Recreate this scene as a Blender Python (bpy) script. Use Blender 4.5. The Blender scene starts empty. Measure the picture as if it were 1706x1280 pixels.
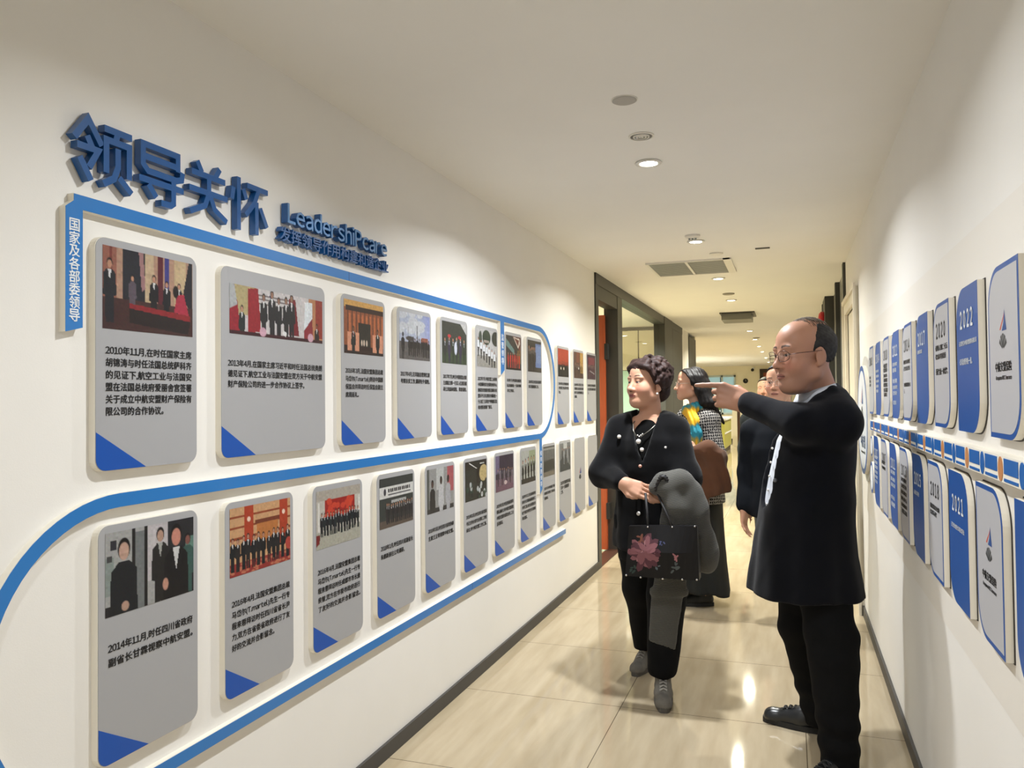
import bpy, math, random
import numpy as np
from mathutils import Vector, Matrix

SC = bpy.context.scene
COL = SC.collection

# ------------------------------------------------------------------ camera
F_PX, YAW, PITCH, ROLL, CAM_H = 1313.27, 0.33921, 0.021785, -0.010718, 1.4163
_f = Vector((-math.sin(YAW)*math.cos(PITCH), math.cos(YAW)*math.cos(PITCH), math.sin(PITCH)))
_r = Vector((math.cos(YAW), math.sin(YAW), 0)); _u = _r.cross(_f)
_c, _s = math.cos(ROLL), math.sin(ROLL)
_r2 = _c*_r + _s*_u; _u2 = -_s*_r + _c*_u
cam_data = bpy.data.cameras.new('camera')
cam_data.sensor_fit = 'HORIZONTAL'; cam_data.sensor_width = 36.0
cam_data.lens = F_PX/1706*36.0
cam_data.clip_start = 0.05; cam_data.clip_end = 100
cam = bpy.data.objects.new('camera', cam_data); COL.objects.link(cam)
cam.matrix_world = Matrix(((_r2.x, _u2.x, -_f.x, 0), (_r2.y, _u2.y, -_f.y, 0),
                           (_r2.z, _u2.z, -_f.z, CAM_H), (0, 0, 0, 1)))
SC.camera = cam

# ------------------------------------------------------------------ world, view
world = bpy.data.worlds.new('world'); SC.world = world; world.use_nodes = True
world.node_tree.nodes['Background'].inputs[0].default_value = (0.75, 0.85, 1.0, 1)
world.node_tree.nodes['Background'].inputs[1].default_value = 0.06
SC.view_settings.view_transform = 'Standard'
SC.view_settings.look = 'None'
SC.view_settings.gamma = 1.0
SC.view_settings.use_curve_mapping = False
SC.view_settings.exposure = 0.09

XL, XR, ZC = -1.545, 0.4325, 2.497          # left wall, right wall, ceiling
LAMP_Y = [-1.9, -0.1, 1.75, 3.573, 5.48, 7.25, 8.90, 11.1, 13.05, 15.0, 17.0, 19.0, 21.85, 24.5]
LAMP_X = -0.59
NEAR_COL, FAR_COL = (0.93, 0.965, 1.0), (1.0, 0.955, 0.76)

def lamp_light(x, y, z, power, col, size=0.10, spread=150):
    l = bpy.data.lights.new('downlight_beam', 'AREA'); l.shape = 'DISK'; l.size = size
    l.energy = power; l.color = col; l.spread = math.radians(spread)
    o = bpy.data.objects.new('downlight_beam', l); o.location = (x, y, z); COL.objects.link(o)
    return o

# ------------------------------------------------------------------ helpers
def lin(r, g, b):
    def f(c):
        c /= 255.0
        return c/12.92 if c <= 0.04045 else ((c+0.055)/1.055)**2.4
    return (f(r), f(g), f(b))

MATS = {}
def mat(name, rgb, rough=0.6, metal=0.0, spec=0.5, coat=0.0, sheen=0.0, emit=None, estr=0.0):
    if name in MATS: return MATS[name]
    m = bpy.data.materials.new(name); m.use_nodes = True
    b = m.node_tree.nodes['Principled BSDF']
    b.inputs['Base Color'].default_value = (*rgb, 1)
    b.inputs['Roughness'].default_value = rough
    b.inputs['Metallic'].default_value = metal
    b.inputs['Specular IOR Level'].default_value = spec
    b.inputs['Coat Weight'].default_value = coat
    b.inputs['Coat Roughness'].default_value = 0.08
    b.inputs['Sheen Weight'].default_value = sheen
    if emit:
        b.inputs['Emission Color'].default_value = (*emit, 1)
        b.inputs['Emission Strength'].default_value = estr
    MATS[name] = m
    return m

def nodes(m): return m.node_tree.nodes, m.node_tree.links, m.node_tree.nodes['Principled BSDF']

def noise_mix(m, rgb2, scale=8.0, amount=0.5, bump=0.0, bscale=None, detail=4, stretch=(1, 1, 1)):
    n, l, b = nodes(m)
    tc = n.new('ShaderNodeTexCoord'); mp = n.new('ShaderNodeMapping'); mp.inputs['Scale'].default_value = stretch
    l.new(tc.outputs['Object'], mp.inputs['Vector'])
    t = n.new('ShaderNodeTexNoise'); t.inputs['Scale'].default_value = scale; t.inputs['Detail'].default_value = detail
    l.new(mp.outputs[0], t.inputs['Vector'])
    mx = n.new('ShaderNodeMix'); mx.data_type = 'RGBA'
    mx.inputs[6].default_value = b.inputs['Base Color'].default_value
    mx.inputs[7].default_value = (*rgb2, 1)
    mr = n.new('ShaderNodeMapRange'); mr.inputs[1].default_value = 0.35; mr.inputs[2].default_value = 0.7
    mr.inputs[4].default_value = amount
    l.new(t.outputs[0], mr.inputs[0]); l.new(mr.outputs[0], mx.inputs[0]); l.new(mx.outputs[2], b.inputs['Base Color'])
    if bump:
        t2 = n.new('ShaderNodeTexNoise'); t2.inputs['Scale'].default_value = bscale or scale*6
        l.new(mp.outputs[0], t2.inputs['Vector'])
        bp = n.new('ShaderNodeBump'); bp.inputs['Strength'].default_value = bump; bp.inputs['Distance'].default_value = 0.004
        l.new(t2.outputs[0], bp.inputs['Height']); l.new(bp.outputs[0], b.inputs['Normal'])
    return m

def vcol_mat(name, rough=0.5, spec=0.4, sss=0.0, attr='Col', bump=0.0, bscale=200):
    m = mat(name, (1, 1, 1), rough, spec=spec)
    n, l, b = nodes(m)
    a = n.new('ShaderNodeAttribute'); a.attribute_name = attr
    l.new(a.outputs['Color'], b.inputs['Base Color'])
    if sss:
        b.inputs['Subsurface Weight'].default_value = sss
        b.inputs['Subsurface Radius'].default_value = (0.012, 0.005, 0.003)
        b.inputs['Subsurface Scale'].default_value = 0.6
    if bump:
        t = n.new('ShaderNodeTexNoise'); t.inputs['Scale'].default_value = bscale
        bp = n.new('ShaderNodeBump'); bp.inputs['Strength'].default_value = bump; bp.inputs['Distance'].default_value = 0.002
        l.new(t.outputs[0], bp.inputs['Height']); l.new(bp.outputs[0], b.inputs['Normal'])
    return m

def base_of(p):
    v = Vector((0, 0, 0))
    while p is not None:
        v += p.location; p = p.parent
    return v

def thing(name, label, cat, loc=(0, 0, 0), group=None):
    o = bpy.data.objects.new(name, None); o.empty_display_size = 0.05
    o.location = loc; COL.objects.link(o)
    o['label'] = label; o['category'] = cat
    if group: o['group'] = group
    return o

def tag(o, label, cat, group=None):
    o['label'] = label; o['category'] = cat
    if group: o['group'] = group
    return o

def struct(o):
    o['kind'] = 'structure'; return o

def obj(name, verts, faces, m, parent=None, smooth=False, mats=None, fmat=None, cols=None, label=None):
    """verts in world coordinates; the object's origin is its thing's base"""
    b = base_of(parent)
    V = np.asarray(verts, dtype=np.float64) - np.array(b)
    me = bpy.data.meshes.new(name)
    if isinstance(faces, np.ndarray):
        nf, k = faces.shape
        me.vertices.add(len(V)); me.vertices.foreach_set('co', V.astype(np.float32).ravel())
        me.loops.add(nf*k); me.loops.foreach_set('vertex_index', faces.astype(np.int32).ravel())
        me.polygons.add(nf); me.polygons.foreach_set('loop_start', np.arange(0, nf*k, k, dtype=np.int32))
        me.update(calc_edges=True); me.validate()
    else:
        me.from_pydata(V.tolist(), [], faces); me.update()
    for mm in (mats or [m]): me.materials.append(mm)
    if fmat is not None: me.polygons.foreach_set('material_index', np.asarray(fmat, dtype=np.int32))
    if smooth: me.polygons.foreach_set('use_smooth', np.ones(len(me.polygons), dtype=bool))
    if cols is not None:
        ca = me.color_attributes.new('Col', 'FLOAT_COLOR', 'POINT')
        c4 = np.ones((len(V), 4), dtype=np.float32); c4[:, :3] = cols
        ca.data.foreach_set('color', c4.ravel())
    o = bpy.data.objects.new(name, me); COL.objects.link(o)
    if parent is not None: o.parent = parent
    if label: o['label'] = label
    return o

class MB:
    """collects shapes into one mesh"""
    def __init__(s): s.v = []; s.f = []; s.mi = []; s.cur = 0
    def add(s, v, f):
        n = len(s.v); s.v += [tuple(p) for p in v]
        for q in f: s.f.append(tuple(i+n for i in q)); s.mi.append(s.cur)
        return s
    def box(s, x0, x1, y0, y1, z0, z1):
        v = [(x, y, z) for z in (z0, z1) for y in (y0, y1) for x in (x0, x1)]
        return s.add(v, [(0, 2, 3, 1), (4, 5, 7, 6), (0, 1, 5, 4), (2, 6, 7, 3), (0, 4, 6, 2), (1, 3, 7, 5)])
    def prism(s, poly, a0, a1, axis='x'):
        """poly: list of 2-D points; extruded from a0 to a1 along axis"""
        n = len(poly)
        def P(a, u, w): return (a, u, w) if axis == 'x' else ((u, a, w) if axis == 'y' else (u, w, a))
        v = [P(a0, *q) for q in poly] + [P(a1, *q) for q in poly]
        f = [tuple(range(n)), tuple(range(2*n-1, n-1, -1))]
        f += [(i, i+n, (i+1) % n+n, (i+1) % n) for i in range(n)]
        return s.add(v, f)
    def strip(s, inner, outer, a0, a1, closed=False):
        """ribbon between two 2-D point lists, extruded along x"""
        n = len(inner)
        v = [(a, *q) for a in (a0, a1) for L in (inner, outer) for q in L]
        f = []
        rng = range(n) if closed else range(n-1)
        for i in rng:
            j = (i+1) % n
            f += [(i, j, n+j, n+i), (2*n+i, 3*n+i, 3*n+j, 2*n+j), (i, 2*n+i, 2*n+j, j), (n+i, n+j, 3*n+j, 3*n+i)]
        if not closed:
            f += [(0, n, 3*n, 2*n), (n-1, 3*n-1, 4*n-1, 2*n-1)]
        return s.add(v, f)
    def tube(s, pts, r, n=8, cap=True):
        pts = [Vector(p) for p in pts]; rs = r if isinstance(r, (list, tuple)) else [r]*len(pts)
        v = []; f = []; up = None
        for i, p in enumerate(pts):
            t = (pts[min(i+1, len(pts)-1)] - pts[max(i-1, 0)]).normalized()
            if up is None:
                up = Vector((0, 0, 1)) if abs(t.z) < 0.9 else Vector((1, 0, 0))
            a = t.cross(up).normalized(); b = a.cross(t).normalized(); up = b
            for k in range(n):
                w = 2*math.pi*k/n
                v.append(p + rs[i]*(math.cos(w)*a + math.sin(w)*b))
        for i in range(len(pts)-1):
            for k in range(n):
                f.append((i*n+k, i*n+(k+1) % n, (i+1)*n+(k+1) % n, (i+1)*n+k))
        if cap:
            f.append(tuple(range(n-1, -1, -1))); f.append(tuple((len(pts)-1)*n+k for k in range(n)))
        return s.add(v, f)
    def lathe(s, prof, c, axis='z', n=24):
        """prof: (radius, height) pairs about an axis through c"""
        v = []; f = []
        for r, h in prof:
            for k in range(n):
                w = 2*math.pi*k/n; a, b = r*math.cos(w), r*math.sin(w)
                q = (a, b, h) if axis == 'z' else ((h, a, b) if axis == 'x' else (b, h, a))
                v.append((c[0]+q[0], c[1]+q[1], c[2]+q[2]))
        for i in range(len(prof)-1):
            for k in range(n):
                f.append((i*n+k, i*n+(k+1) % n, (i+1)*n+(k+1) % n, (i+1)*n+k))
        f.append(tuple(range(n-1, -1, -1))); f.append(tuple((len(prof)-1)*n+k for k in range(n)))
        return s.add(v, f)
    def ball(s, c, r, n=10):
        rr = r if isinstance(r, (tuple, list)) else (r, r, r)
        v = []; f = []; m = n; h = n//2
        for i in range(1, h):
            t = math.pi*i/h
            for k in range(m):
                w = 2*math.pi*k/m
                v.append((c[0]+rr[0]*math.sin(t)*math.cos(w), c[1]+rr[1]*math.sin(t)*math.sin(w), c[2]+rr[2]*math.cos(t)))
        a = len(v); v.append((c[0], c[1], c[2]+rr[2])); v.append((c[0], c[1], c[2]-rr[2]))
        for i in range(h-2):
            for k in range(m): f.append((i*m+k, (i+1)*m+k, (i+1)*m+(k+1) % m, i*m+(k+1) % m))
        for k in range(m):
            f.append((a, k, (k+1) % m)); f.append((a+1, (h-2)*m+(k+1) % m, (h-2)*m+k))
        return s.add(v, f)
    def build(s, name, m, parent=None, smooth=False, mats=None, label=None):
        o = obj(name, s.v, s.f, m, parent, smooth, mats=mats, fmat=s.mi if mats else None, label=label)
        import bmesh
        bm = bmesh.new(); bm.from_mesh(o.data); bmesh.ops.recalc_face_normals(bm, faces=bm.faces); bm.to_mesh(o.data); bm.free()
        return o

def rrect(y0, y1, z0, z1, r, n=6):
    """rounded rectangle; r is one radius or (bl, br, tr, tl)"""
    rs = r if isinstance(r, (tuple, list)) else (r,)*4
    out = []
    for (cy, cz, a0), q in zip(((y0, z0, 180), (y1, z0, 270), (y1, z1, 0), (y0, z1, 90)), rs):
        if q <= 0: out.append((cy, cz)); continue
        oy = cy + q*(1 if cy == y0 else -1); oz = cz + q*(1 if cz == z0 else -1)
        for i in range(n+1):
            t = math.radians(a0 + 90*i/n)
            out.append((oy + q*math.cos(t), oz + q*math.sin(t)))
    return out

# ---- lettering: built-in font curves turned into meshes (Blender's own face falls back to its CJK glyphs)
LINE_PITCH = 3.0
GLYPHS = {}
def load_glyphs(chars):
    """one curve with one character per line, cut into single flat glyphs about one unit high"""
    chars = sorted(set(chars) - set(' ') - set(GLYPHS))
    if not chars: return
    cu = bpy.data.curves.new('lettering_curve', 'FONT')
    cu.body = '\n'.join(chr(ord(c)+0xFEE0) if c.isalnum() and ord(c) < 128 else c for c in chars); cu.size = 1.0; cu.resolution_u = 2; cu.space_line = 3.0
    o = bpy.data.objects.new('lettering_curve', cu); COL.objects.link(o)
    dg = bpy.context.evaluated_depsgraph_get(); dg.update()
    me = o.evaluated_get(dg).to_mesh()
    V = np.empty(len(me.vertices)*3, dtype=np.float32); me.vertices.foreach_get('co', V); V = V.reshape(-1, 3)
    Fs = [tuple(p.vertices) for p in me.polygons]
    o.evaluated_get(dg).to_mesh_clear()
    bpy.data.objects.remove(o); bpy.data.curves.remove(cu)
    # line pitch from the data: first and last glyph rows
    n = len(chars); rows = V[:, 1]
    pitch = LINE_PITCH
    line = np.clip(np.round((0.36-rows)/pitch).astype(int), 0, n-1)
    per = [[] for _ in range(n)]
    for f in Fs: per[line[f[0]]].append(f)
    for i, ch in enumerate(chars):
        ids = sorted({q for f in per[i] for q in f}); mp = {q: k for k, q in enumerate(ids)}
        P = V[ids].copy() if ids else np.zeros((0, 3), np.float32)
        if len(P): P[:, 1] += i*pitch; P[:, 2] = 0
        if ord(ch) > 0x2E80 or not len(P): adv = 1.0
        elif ch.isdigit(): P[:, 0] += .28-(P[:, 0].max()+P[:, 0].min())/2; adv = .56
        else: P[:, 0] += .035-P[:, 0].min(); adv = P[:, 0].max()+.045
        GLYPHS[ch] = (P, [tuple(mp[q] for q in f) for f in per[i]], adv)

def text_geo(text, bold=0.0, depth=0.0, res=2):
    """one line of lettering; bold thickens the strokes by overlaid copies, each a hair proud of the last"""
    load_glyphs(text)
    vs = []; Fs = []; m = 0; x = 0.0
    for ch in text:
        if ch == ' ': x += .28; continue
        P, Fg, adv = GLYPHS[ch]
        vs.append(P + np.array([x, 0, 0], np.float32)); Fs += [tuple(q+m for q in f) for f in Fg]; m += len(P); x += adv
    V = np.concatenate(vs)
    if depth:
        n = len(V); cnt = {}
        for f in Fs:
            for a, b in zip(f, f[1:]+f[:1]): cnt[(a, b)] = 1
        side = [(a, b, b+n, a+n) for (a, b) in cnt if (b, a) not in cnt]
        V = np.concatenate([V+np.array([0, 0, depth], np.float32), V-np.array([0, 0, depth], np.float32)])
        Fs = Fs + [tuple(q+n for q in reversed(f)) for f in Fs] + side
    if bold:
        n = len(V); vs = []; fs = []
        for i, (dx, dy) in enumerate(((-1, 0), (1, 0), (0, -.8), (0, .8), (0, 0))):
            vs.append(V + np.array([dx*bold, dy*bold, i*0.00012], dtype=np.float32)); fs += [tuple(q+i*n for q in p) for p in Fs]
        V = np.concatenate(vs); Fs = fs
    return V, Fs

def fit(V, u0, u1, w_top=None, w_bot=None, keep=True):
    """scale lettering so it spans u0..u1 (and optionally w_bot..w_top)"""
    V = V.copy(); a, b = V[:, 0].min(), V[:, 0].max(); c, d = V[:, 1].min(), V[:, 1].max()
    k = (u1-u0)/(b-a) if u1 is not None else 1.0
    V[:, 0] = u0 + (V[:, 0]-a)*k
    if w_top is not None and w_bot is not None: V[:, 1] = w_bot + (V[:, 1]-c)*(w_top-w_bot)/(d-c)
    elif w_top is not None: V[:, 1] = w_top + (V[:, 1]-d)*(k if keep else 1)
    return V

def on_left(V, x):   # lettering plane -> left wall (reads along +Y), facing +X
    return np.stack([x + V[:, 2], V[:, 0], V[:, 1]], 1)
def on_right(V, x, y0):  # reads along -Y from y0, facing -X
    return np.stack([x - V[:, 2], y0 - V[:, 0], V[:, 1]], 1)
# ------------------------------------------------------------------ materials
M_wall = noise_mix(mat('wall_paint', lin(237, 234, 228), 0.75, spec=0.3), lin(232, 229, 222), 3, 0.5, 0.05, 300)
M_ceil = noise_mix(mat('ceiling_paint', lin(240, 238, 233), 0.85, spec=0.2), lin(235, 233, 228), 2, 0.5)
M_cream = mat('cream_paint', lin(243, 236, 212), 0.7)
M_dark = mat('dark_grey_metal', lin(62, 62, 58), 0.45, spec=0.4)
M_black = mat('black_rubber', lin(28, 28, 28), 0.6)
M_skirt = mat('charcoal_skirting', lin(66, 64, 62), 0.5)
M_foam = mat('white_foam_board', lin(236, 230, 216), 0.7)
M_blue = mat('ribbon_blue', lin(38, 118, 190), 0.35, coat=0.2)
M_tri = mat('deep_blue_print', lin(10, 78, 168), 0.4)
M_grey = mat('grey_print', lin(164, 164, 166), 0.45)
M_ink = mat('black_ink', lin(18, 18, 20), 0.5)
M_white = mat('white_print', lin(235, 238, 240), 0.5)
M_sign = mat('sign_blue', lin(16, 80, 142), 0.35, coat=0.3)
M_wood = noise_mix(mat('orange_wood', lin(178, 82, 38), 0.4, coat=0.2), lin(150, 62, 26), 5, 0.7, stretch=(8, 8, 0.6))
M_brown = mat('brown_stone', lin(70, 44, 34), 0.4)
M_whiteframe = mat('white_door_paint', lin(232, 224, 205), 0.45)
M_chrome = mat('polished_metal', (0.8, 0.8, 0.8), 0.15, metal=1.0)

def glass_mat(name, tint, refl=0.12):
    m = bpy.data.materials.new(name); m.use_nodes = True; n = m.node_tree.nodes; l = m.node_tree.links
    n.clear(); out = n.new('ShaderNodeOutputMaterial'); t = n.new('ShaderNodeBsdfTransparent'); t.inputs[0].default_value = (*tint, 1)
    g = n.new('ShaderNodeBsdfGlossy'); g.inputs['Roughness'].default_value = 0.02
    fr = n.new('ShaderNodeFresnel'); fr.inputs[0].default_value = 1.32
    mx = n.new('ShaderNodeMixShader'); ge = n.new('ShaderNodeNewGeometry'); iv = n.new('ShaderNodeMath'); iv.operation = 'SUBTRACT'; iv.inputs[0].default_value = 1.0; l.new(ge.outputs['Backfacing'], iv.inputs[1])
    pr = n.new('ShaderNodeMath'); pr.operation = 'MULTIPLY'; l.new(fr.outputs[0], pr.inputs[0]); l.new(iv.outputs[0], pr.inputs[1]); l.new(pr.outputs[0], mx.inputs[0]); l.new(t.outputs[0], mx.inputs[1]); l.new(g.outputs[0], mx.inputs[2])
    l.new(mx.outputs[0], out.inputs[0]); return m
M_glass = glass_mat('clear_glass', (0.95, 0.97, 0.95))

# floor: polished beige tiles, 0.8 m, thin dark joints
def floor_mat():
    m = mat('polished_tile', lin(180, 164, 136), 0.06, spec=0.26)
    n, l, b = nodes(m)
    geo = n.new('ShaderNodeNewGeometry'); sp = n.new('ShaderNodeSeparateXYZ'); l.new(geo.outputs['Position'], sp.inputs[0])
    def joint(out, off):
        a = n.new('ShaderNodeMath'); a.operation = 'ADD'; a.inputs[1].default_value = off; l.new(out, a.inputs[0])
        d = n.new('ShaderNodeMath'); d.operation = 'DIVIDE'; d.inputs[1].default_value = 0.8; l.new(a.outputs[0], d.inputs[0])
        fr = n.new('ShaderNodeMath'); fr.operation = 'FRACT'; l.new(d.outputs[0], fr.inputs[0])
        s = n.new('ShaderNodeMath'); s.operation = 'SUBTRACT'; s.inputs[1].default_value = 0.5; l.new(fr.outputs[0], s.inputs[0])
        ab = n.new('ShaderNodeMath'); ab.operation = 'ABSOLUTE'; l.new(s.outputs[0], ab.inputs[0])
        g = n.new('ShaderNodeMath'); g.operation = 'GREATER_THAN'; g.inputs[1].default_value = 0.4978; l.new(ab.outputs[0], g.inputs[0])
        return g
    jx = joint(sp.outputs[0], 8.0+0.7624); jy = joint(sp.outputs[1], 8.0-2.8232+0.0)
    mxj = n.new('ShaderNodeMath'); mxj.operation = 'MAXIMUM'; l.new(jx.outputs[0], mxj.inputs[0]); l.new(jy.outputs[0], mxj.inputs[1])
    mp = n.new('ShaderNodeMapping'); mp.inputs['Scale'].default_value = (9, 1.2, 1); l.new(geo.outputs['Position'], mp.inputs[0])
    t = n.new('ShaderNodeTexNoise'); t.inputs['Scale'].default_value = 1.6; t.inputs['Detail'].default_value = 6; l.new(mp.outputs[0], t.inputs[0])
    cr = n.new('ShaderNodeValToRGB'); cr.color_ramp.elements[0].position = 0.3; cr.color_ramp.elements[1].position = 0.72
    cr.color_ramp.elements[0].color = (*lin(172, 156, 128), 1); cr.color_ramp.elements[1].color = (*lin(190, 175, 148), 1)
    l.new(t.outputs[0], cr.inputs[0])
    mx = n.new('ShaderNodeMix'); mx.data_type = 'RGBA'; l.new(mxj.outputs[0], mx.inputs[0]); l.new(cr.outputs[0], mx.inputs[6])
    mx.inputs[7].default_value = (*lin(96, 84, 66), 1); l.new(mx.outputs[2], b.inputs['Base Color'])
    rr = n.new('ShaderNodeMapRange'); rr.inputs[3].default_value = 0.04; rr.inputs[4].default_value = 0.09
    l.new(t.outputs[0], rr.inputs[0]); l.new(rr.outputs[0], b.inputs['Roughness'])
    return m
M_floor = floor_mat()

# ------------------------------------------------------------------ room shell
Y0, YD, YC, YF = -3.0, 6.49, 14.0, 27.0     # back wall, door jamb, lobby corner, far wall
struct(MB().box(-9, 3, Y0-0.2, YF+0.3, -0.12, 0).build('floor', M_floor))
struct(MB().box(-9, 3, Y0-0.2, YF+0.3, ZC, ZC+0.12).build('ceiling', M_ceil))
struct(MB().box(XL-0.14, XL, Y0, YD, 0, ZC).build('wall_left', M_wall))
struct(MB().box(XL-0.14, XL, 12.13, 12.98, 0, ZC).build('wall_left_rear', M_wall))
wl = MB(); wl.box(-9, XL-0.14, 13.9, 14.0, 0, ZC); wl.box(XL-0.14, XL, 13.95, 14.02, 0, ZC)
struct(wl.build('wall_lobby', M_cream))
struct(MB().box(XR, XR+0.14, Y0, 5.70, 0, ZC).box(XR, XR+0.14, 6.66, 6.80, 0, ZC).box(XR, XR+0.14, 5.70, 6.66, 2.06, ZC).build('wall_right', M_wall))
struct(MB().box(XL-0.14, XR+0.14, Y0-0.12, Y0, 0, ZC).build('wall_back', M_wall))
struct(MB().box(-9, -2.62, YF, YF+0.15, 0, ZC).box(-2.62, -1.69, YF, YF+0.15, 0, 0.9).box(-2.62, -1.69, YF, YF+0.15, 2.2, ZC)
       .box(-1.69, -0.93, YF, YF+0.15, 0, ZC).box(-0.93, 2.5, YF, YF+0.15, 2.38, ZC).box(-0.1, 2.5, YF, YF+0.15, 0, ZC).build('wall_far', M_cream))
struct(MB().box(-9.1, -9, Y0, YF, 0, ZC).build('wall_outer_left', M_cream))
struct(MB().box(XR+2.4, XR+2.5, Y0, YF, 0, ZC).build('wall_outer_right', M_cream))
struct(MB().box(XL, XL+0.012, Y0, YD, 0, 0.062).build('baseboard_left', M_skirt))
struct(MB().box(XR-0.012, XR, Y0, 5.62, 0, 0.062).build('baseboard_right', M_skirt))
struct(MB().box(-8, -0.93, YF-0.02, YF, 0, 0.1).build('baseboard_far', M_dark))
# office room behind the left glazing
struct(MB().box(-5.2, XL-0.14, 12.0, 12.1, 0, ZC).build('wall_office_rear', M_cream))
struct(MB().box(-5.3, -5.2, 5.0, 12.1, 0, ZC).build('wall_office_side', M_cream))
struct(MB().box(-5.2, XL-0.14, 4.9, 5.0, 0, ZC).build('wall_office_front', M_wall))

# left glazed partition: frame members, door opening, glass
t = MB()
t.box(XL-0.12, XL+0.012, YD, YD+0.10, 0, ZC)                 # jamb by the wall
t.box(XL-0.12, XL+0.012, 7.38, 7.59, 0, ZC)                  # post between door and glass
t.box(XL-0.121, XL+0.0165, YD+0.002, 12.128, 2.40, ZC-0.001)                # head rail
t.box(XL-0.10, XL+0.008, YD+0.1, 7.38, 2.28, 2.40)           # door transom panel
t.box(XL-0.10, XL+0.008, 7.59, 10.3, 0.0, 0.10)
t.box(XL-0.12, XL+0.022, 10.30, 11.02, 0, ZC)                 # column
t.box(XL-0.12, XL+0.012, 11.10, 12.13, 0, ZC)
struct(t.build('window_2', M_dark))
wn = bpy.data.objects['window_2']
MB().box(XL-0.062, XL-0.050, 7.59, 10.30, 0.10, 2.40).build('pane', M_glass, wn)
MB().box(XL-0.05, XL-0.03, 11.02, 11.10, 0, 2.4).build('light_strip', mat('pale_strip', lin(225, 228, 230), 0.3), wn)
t = MB(); t.box(XL-0.12, XL+0.012, 12.98, 13.95, 0, 2.44)
struct(t.build('door_3', M_dark))
struct(MB().box(XL-0.12, XL+0.01, YD+0.1, 7.38, 0.0, 0.006).build('trim_1', M_brown))
# orange wood door leaf standing open into the office
d2 = struct(MB().box(-2.42, -1.645, 7.30, 7.345, 0.012, 2.22).build('door_2', M_wood))
MB().box(-1.645, -1.615, 7.28, 7.36, 1.80, 1.95).box(-1.645, -1.615, 7.28, 7.36, 0.3, 0.45).build('hinge', M_black, d2)
MB().tube([(-2.40, 7.30, 1.02), (-2.40, 7.25, 1.02), (-2.28, 7.25, 1.02)], 0.011).build('handle', M_chrome, d2)
# office contents seen through the glass
cab = thing('storage_cabinet', 'tall cream storage cabinet behind the office glass', 'cabinet', (-2.4, 11.8, 0))
MB().box(-3.3, -1.72, 11.62, 11.96, 0, 2.45).build('carcass', mat('cabinet_shadow_gap', lin(90, 84, 66), 0.6), cab)
for i in range(4):
    x = -3.29+i*0.395
    d = MB().box(x+0.008, x+0.385, 11.60, 11.62, 1.86, 2.44).build('upper_door', mat('cream_laminate', lin(236, 232, 204), 0.4), cab)
    MB().box(x+0.34, x+0.352, 11.585, 11.60, 1.92, 2.02).build('handle', M_chrome, d)
    d = MB().box(x+0.008, x+0.385, 11.60, 11.62, 0.08, 1.85).build('lower_door', mat('mint_laminate', lin(172, 214, 190), 0.35), cab)
    MB().box(x+0.34, x+0.352, 11.585, 11.60, 1.0, 1.15).build('handle', M_chrome, d)
wb = MB().box(-1.86, -1.74, 10.80, 10.84, 0, 2.0)
tag(wb.build('wood_screen', noise_mix(mat('pale_wood', lin(170, 140, 105), 0.5), lin(140, 112, 80), 4, 0.7, stretch=(6, 6, .5))), 'tall pale wood screen panel behind the office glass', 'screen')

# right-hand white door in its frame
t = MB()
t.prism([(5.62, 0), (5.70, 0), (5.70, 2.06), (6.66, 2.06), (6.66, 0), (6.76, 0), (6.76, 2.15), (5.62, 2.15)], XR-0.022, XR+0.1)
t.prism([(5.60, 0), (5.635, 0), (5.635, 2.135), (6.745, 2.135), (6.745, 0), (6.78, 0), (6.78, 2.17), (5.60, 2.17)], XR-0.036, XR-0.02)
d1 = struct(t.build('door_1', M_whiteframe))
MB().box(XR+0.004, XR+0.05, 5.712, 6.655, 0.01, 2.055).build('leaf', M_whiteframe, d1)
MB().box(XR+0.001, XR+0.004, 5.702, 5.720, 0.0, 2.05).build('slit', mat('slit_dark', lin(70, 55, 40), 0.6), d1)  # thin brown strip paints in the darkness of the slit beside the leaf
MB().box(XR-0.03, XR+0.0, 5.70, 5.73, 1.0, 1.07).build('strike_plate', M_black, d1)

# right glazed office fronts beyond the door: dark posts, grey glass
M_greyglass = mat('grey_frosted_glass', lin(150, 150, 146), 0.25, spec=0.5)
t = MB()
posts = [6.80, 7.95, 9.0, 9.75, 10.6, 11.9, 13.2, 15.0, 17.5, 20.0, 23.0, 26.6]
for i, y in enumerate(posts):
    t.box(XR-0.02-(0.05 if i in (2, 3) else 0), XR+0.10, y, y+(0.55 if i == 2 else 0.12), 0, ZC)
t.box(XR-0.01, XR+0.10, 6.8, YF, 0, 0.08)
w3 = struct(t.build('window_3', M_dark))
MB().box(XR+0.02, XR+0.03, 6.9, YF, 0.08, ZC).build('pane', M_greyglass, w3)
t = thing('fire_alarm', 'round red fire alarm bell high on the right glazed front', 'alarm', (XR-0.075, 9.3, 2.0))
MB().lathe([(0.07, 0), (0.075, -0.01), (0.075, -0.03), (0.055, -0.05), (0.02, -0.058)], (XR-0.07, 9.30, 2.29), 'x', 20).build('bell', mat('alarm_red', lin(190, 30, 40), 0.35), t)
MB().box(XR-0.09, XR-0.07, 9.23, 9.37, 2.02, 2.20).build('back_plate', M_white, t)

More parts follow.
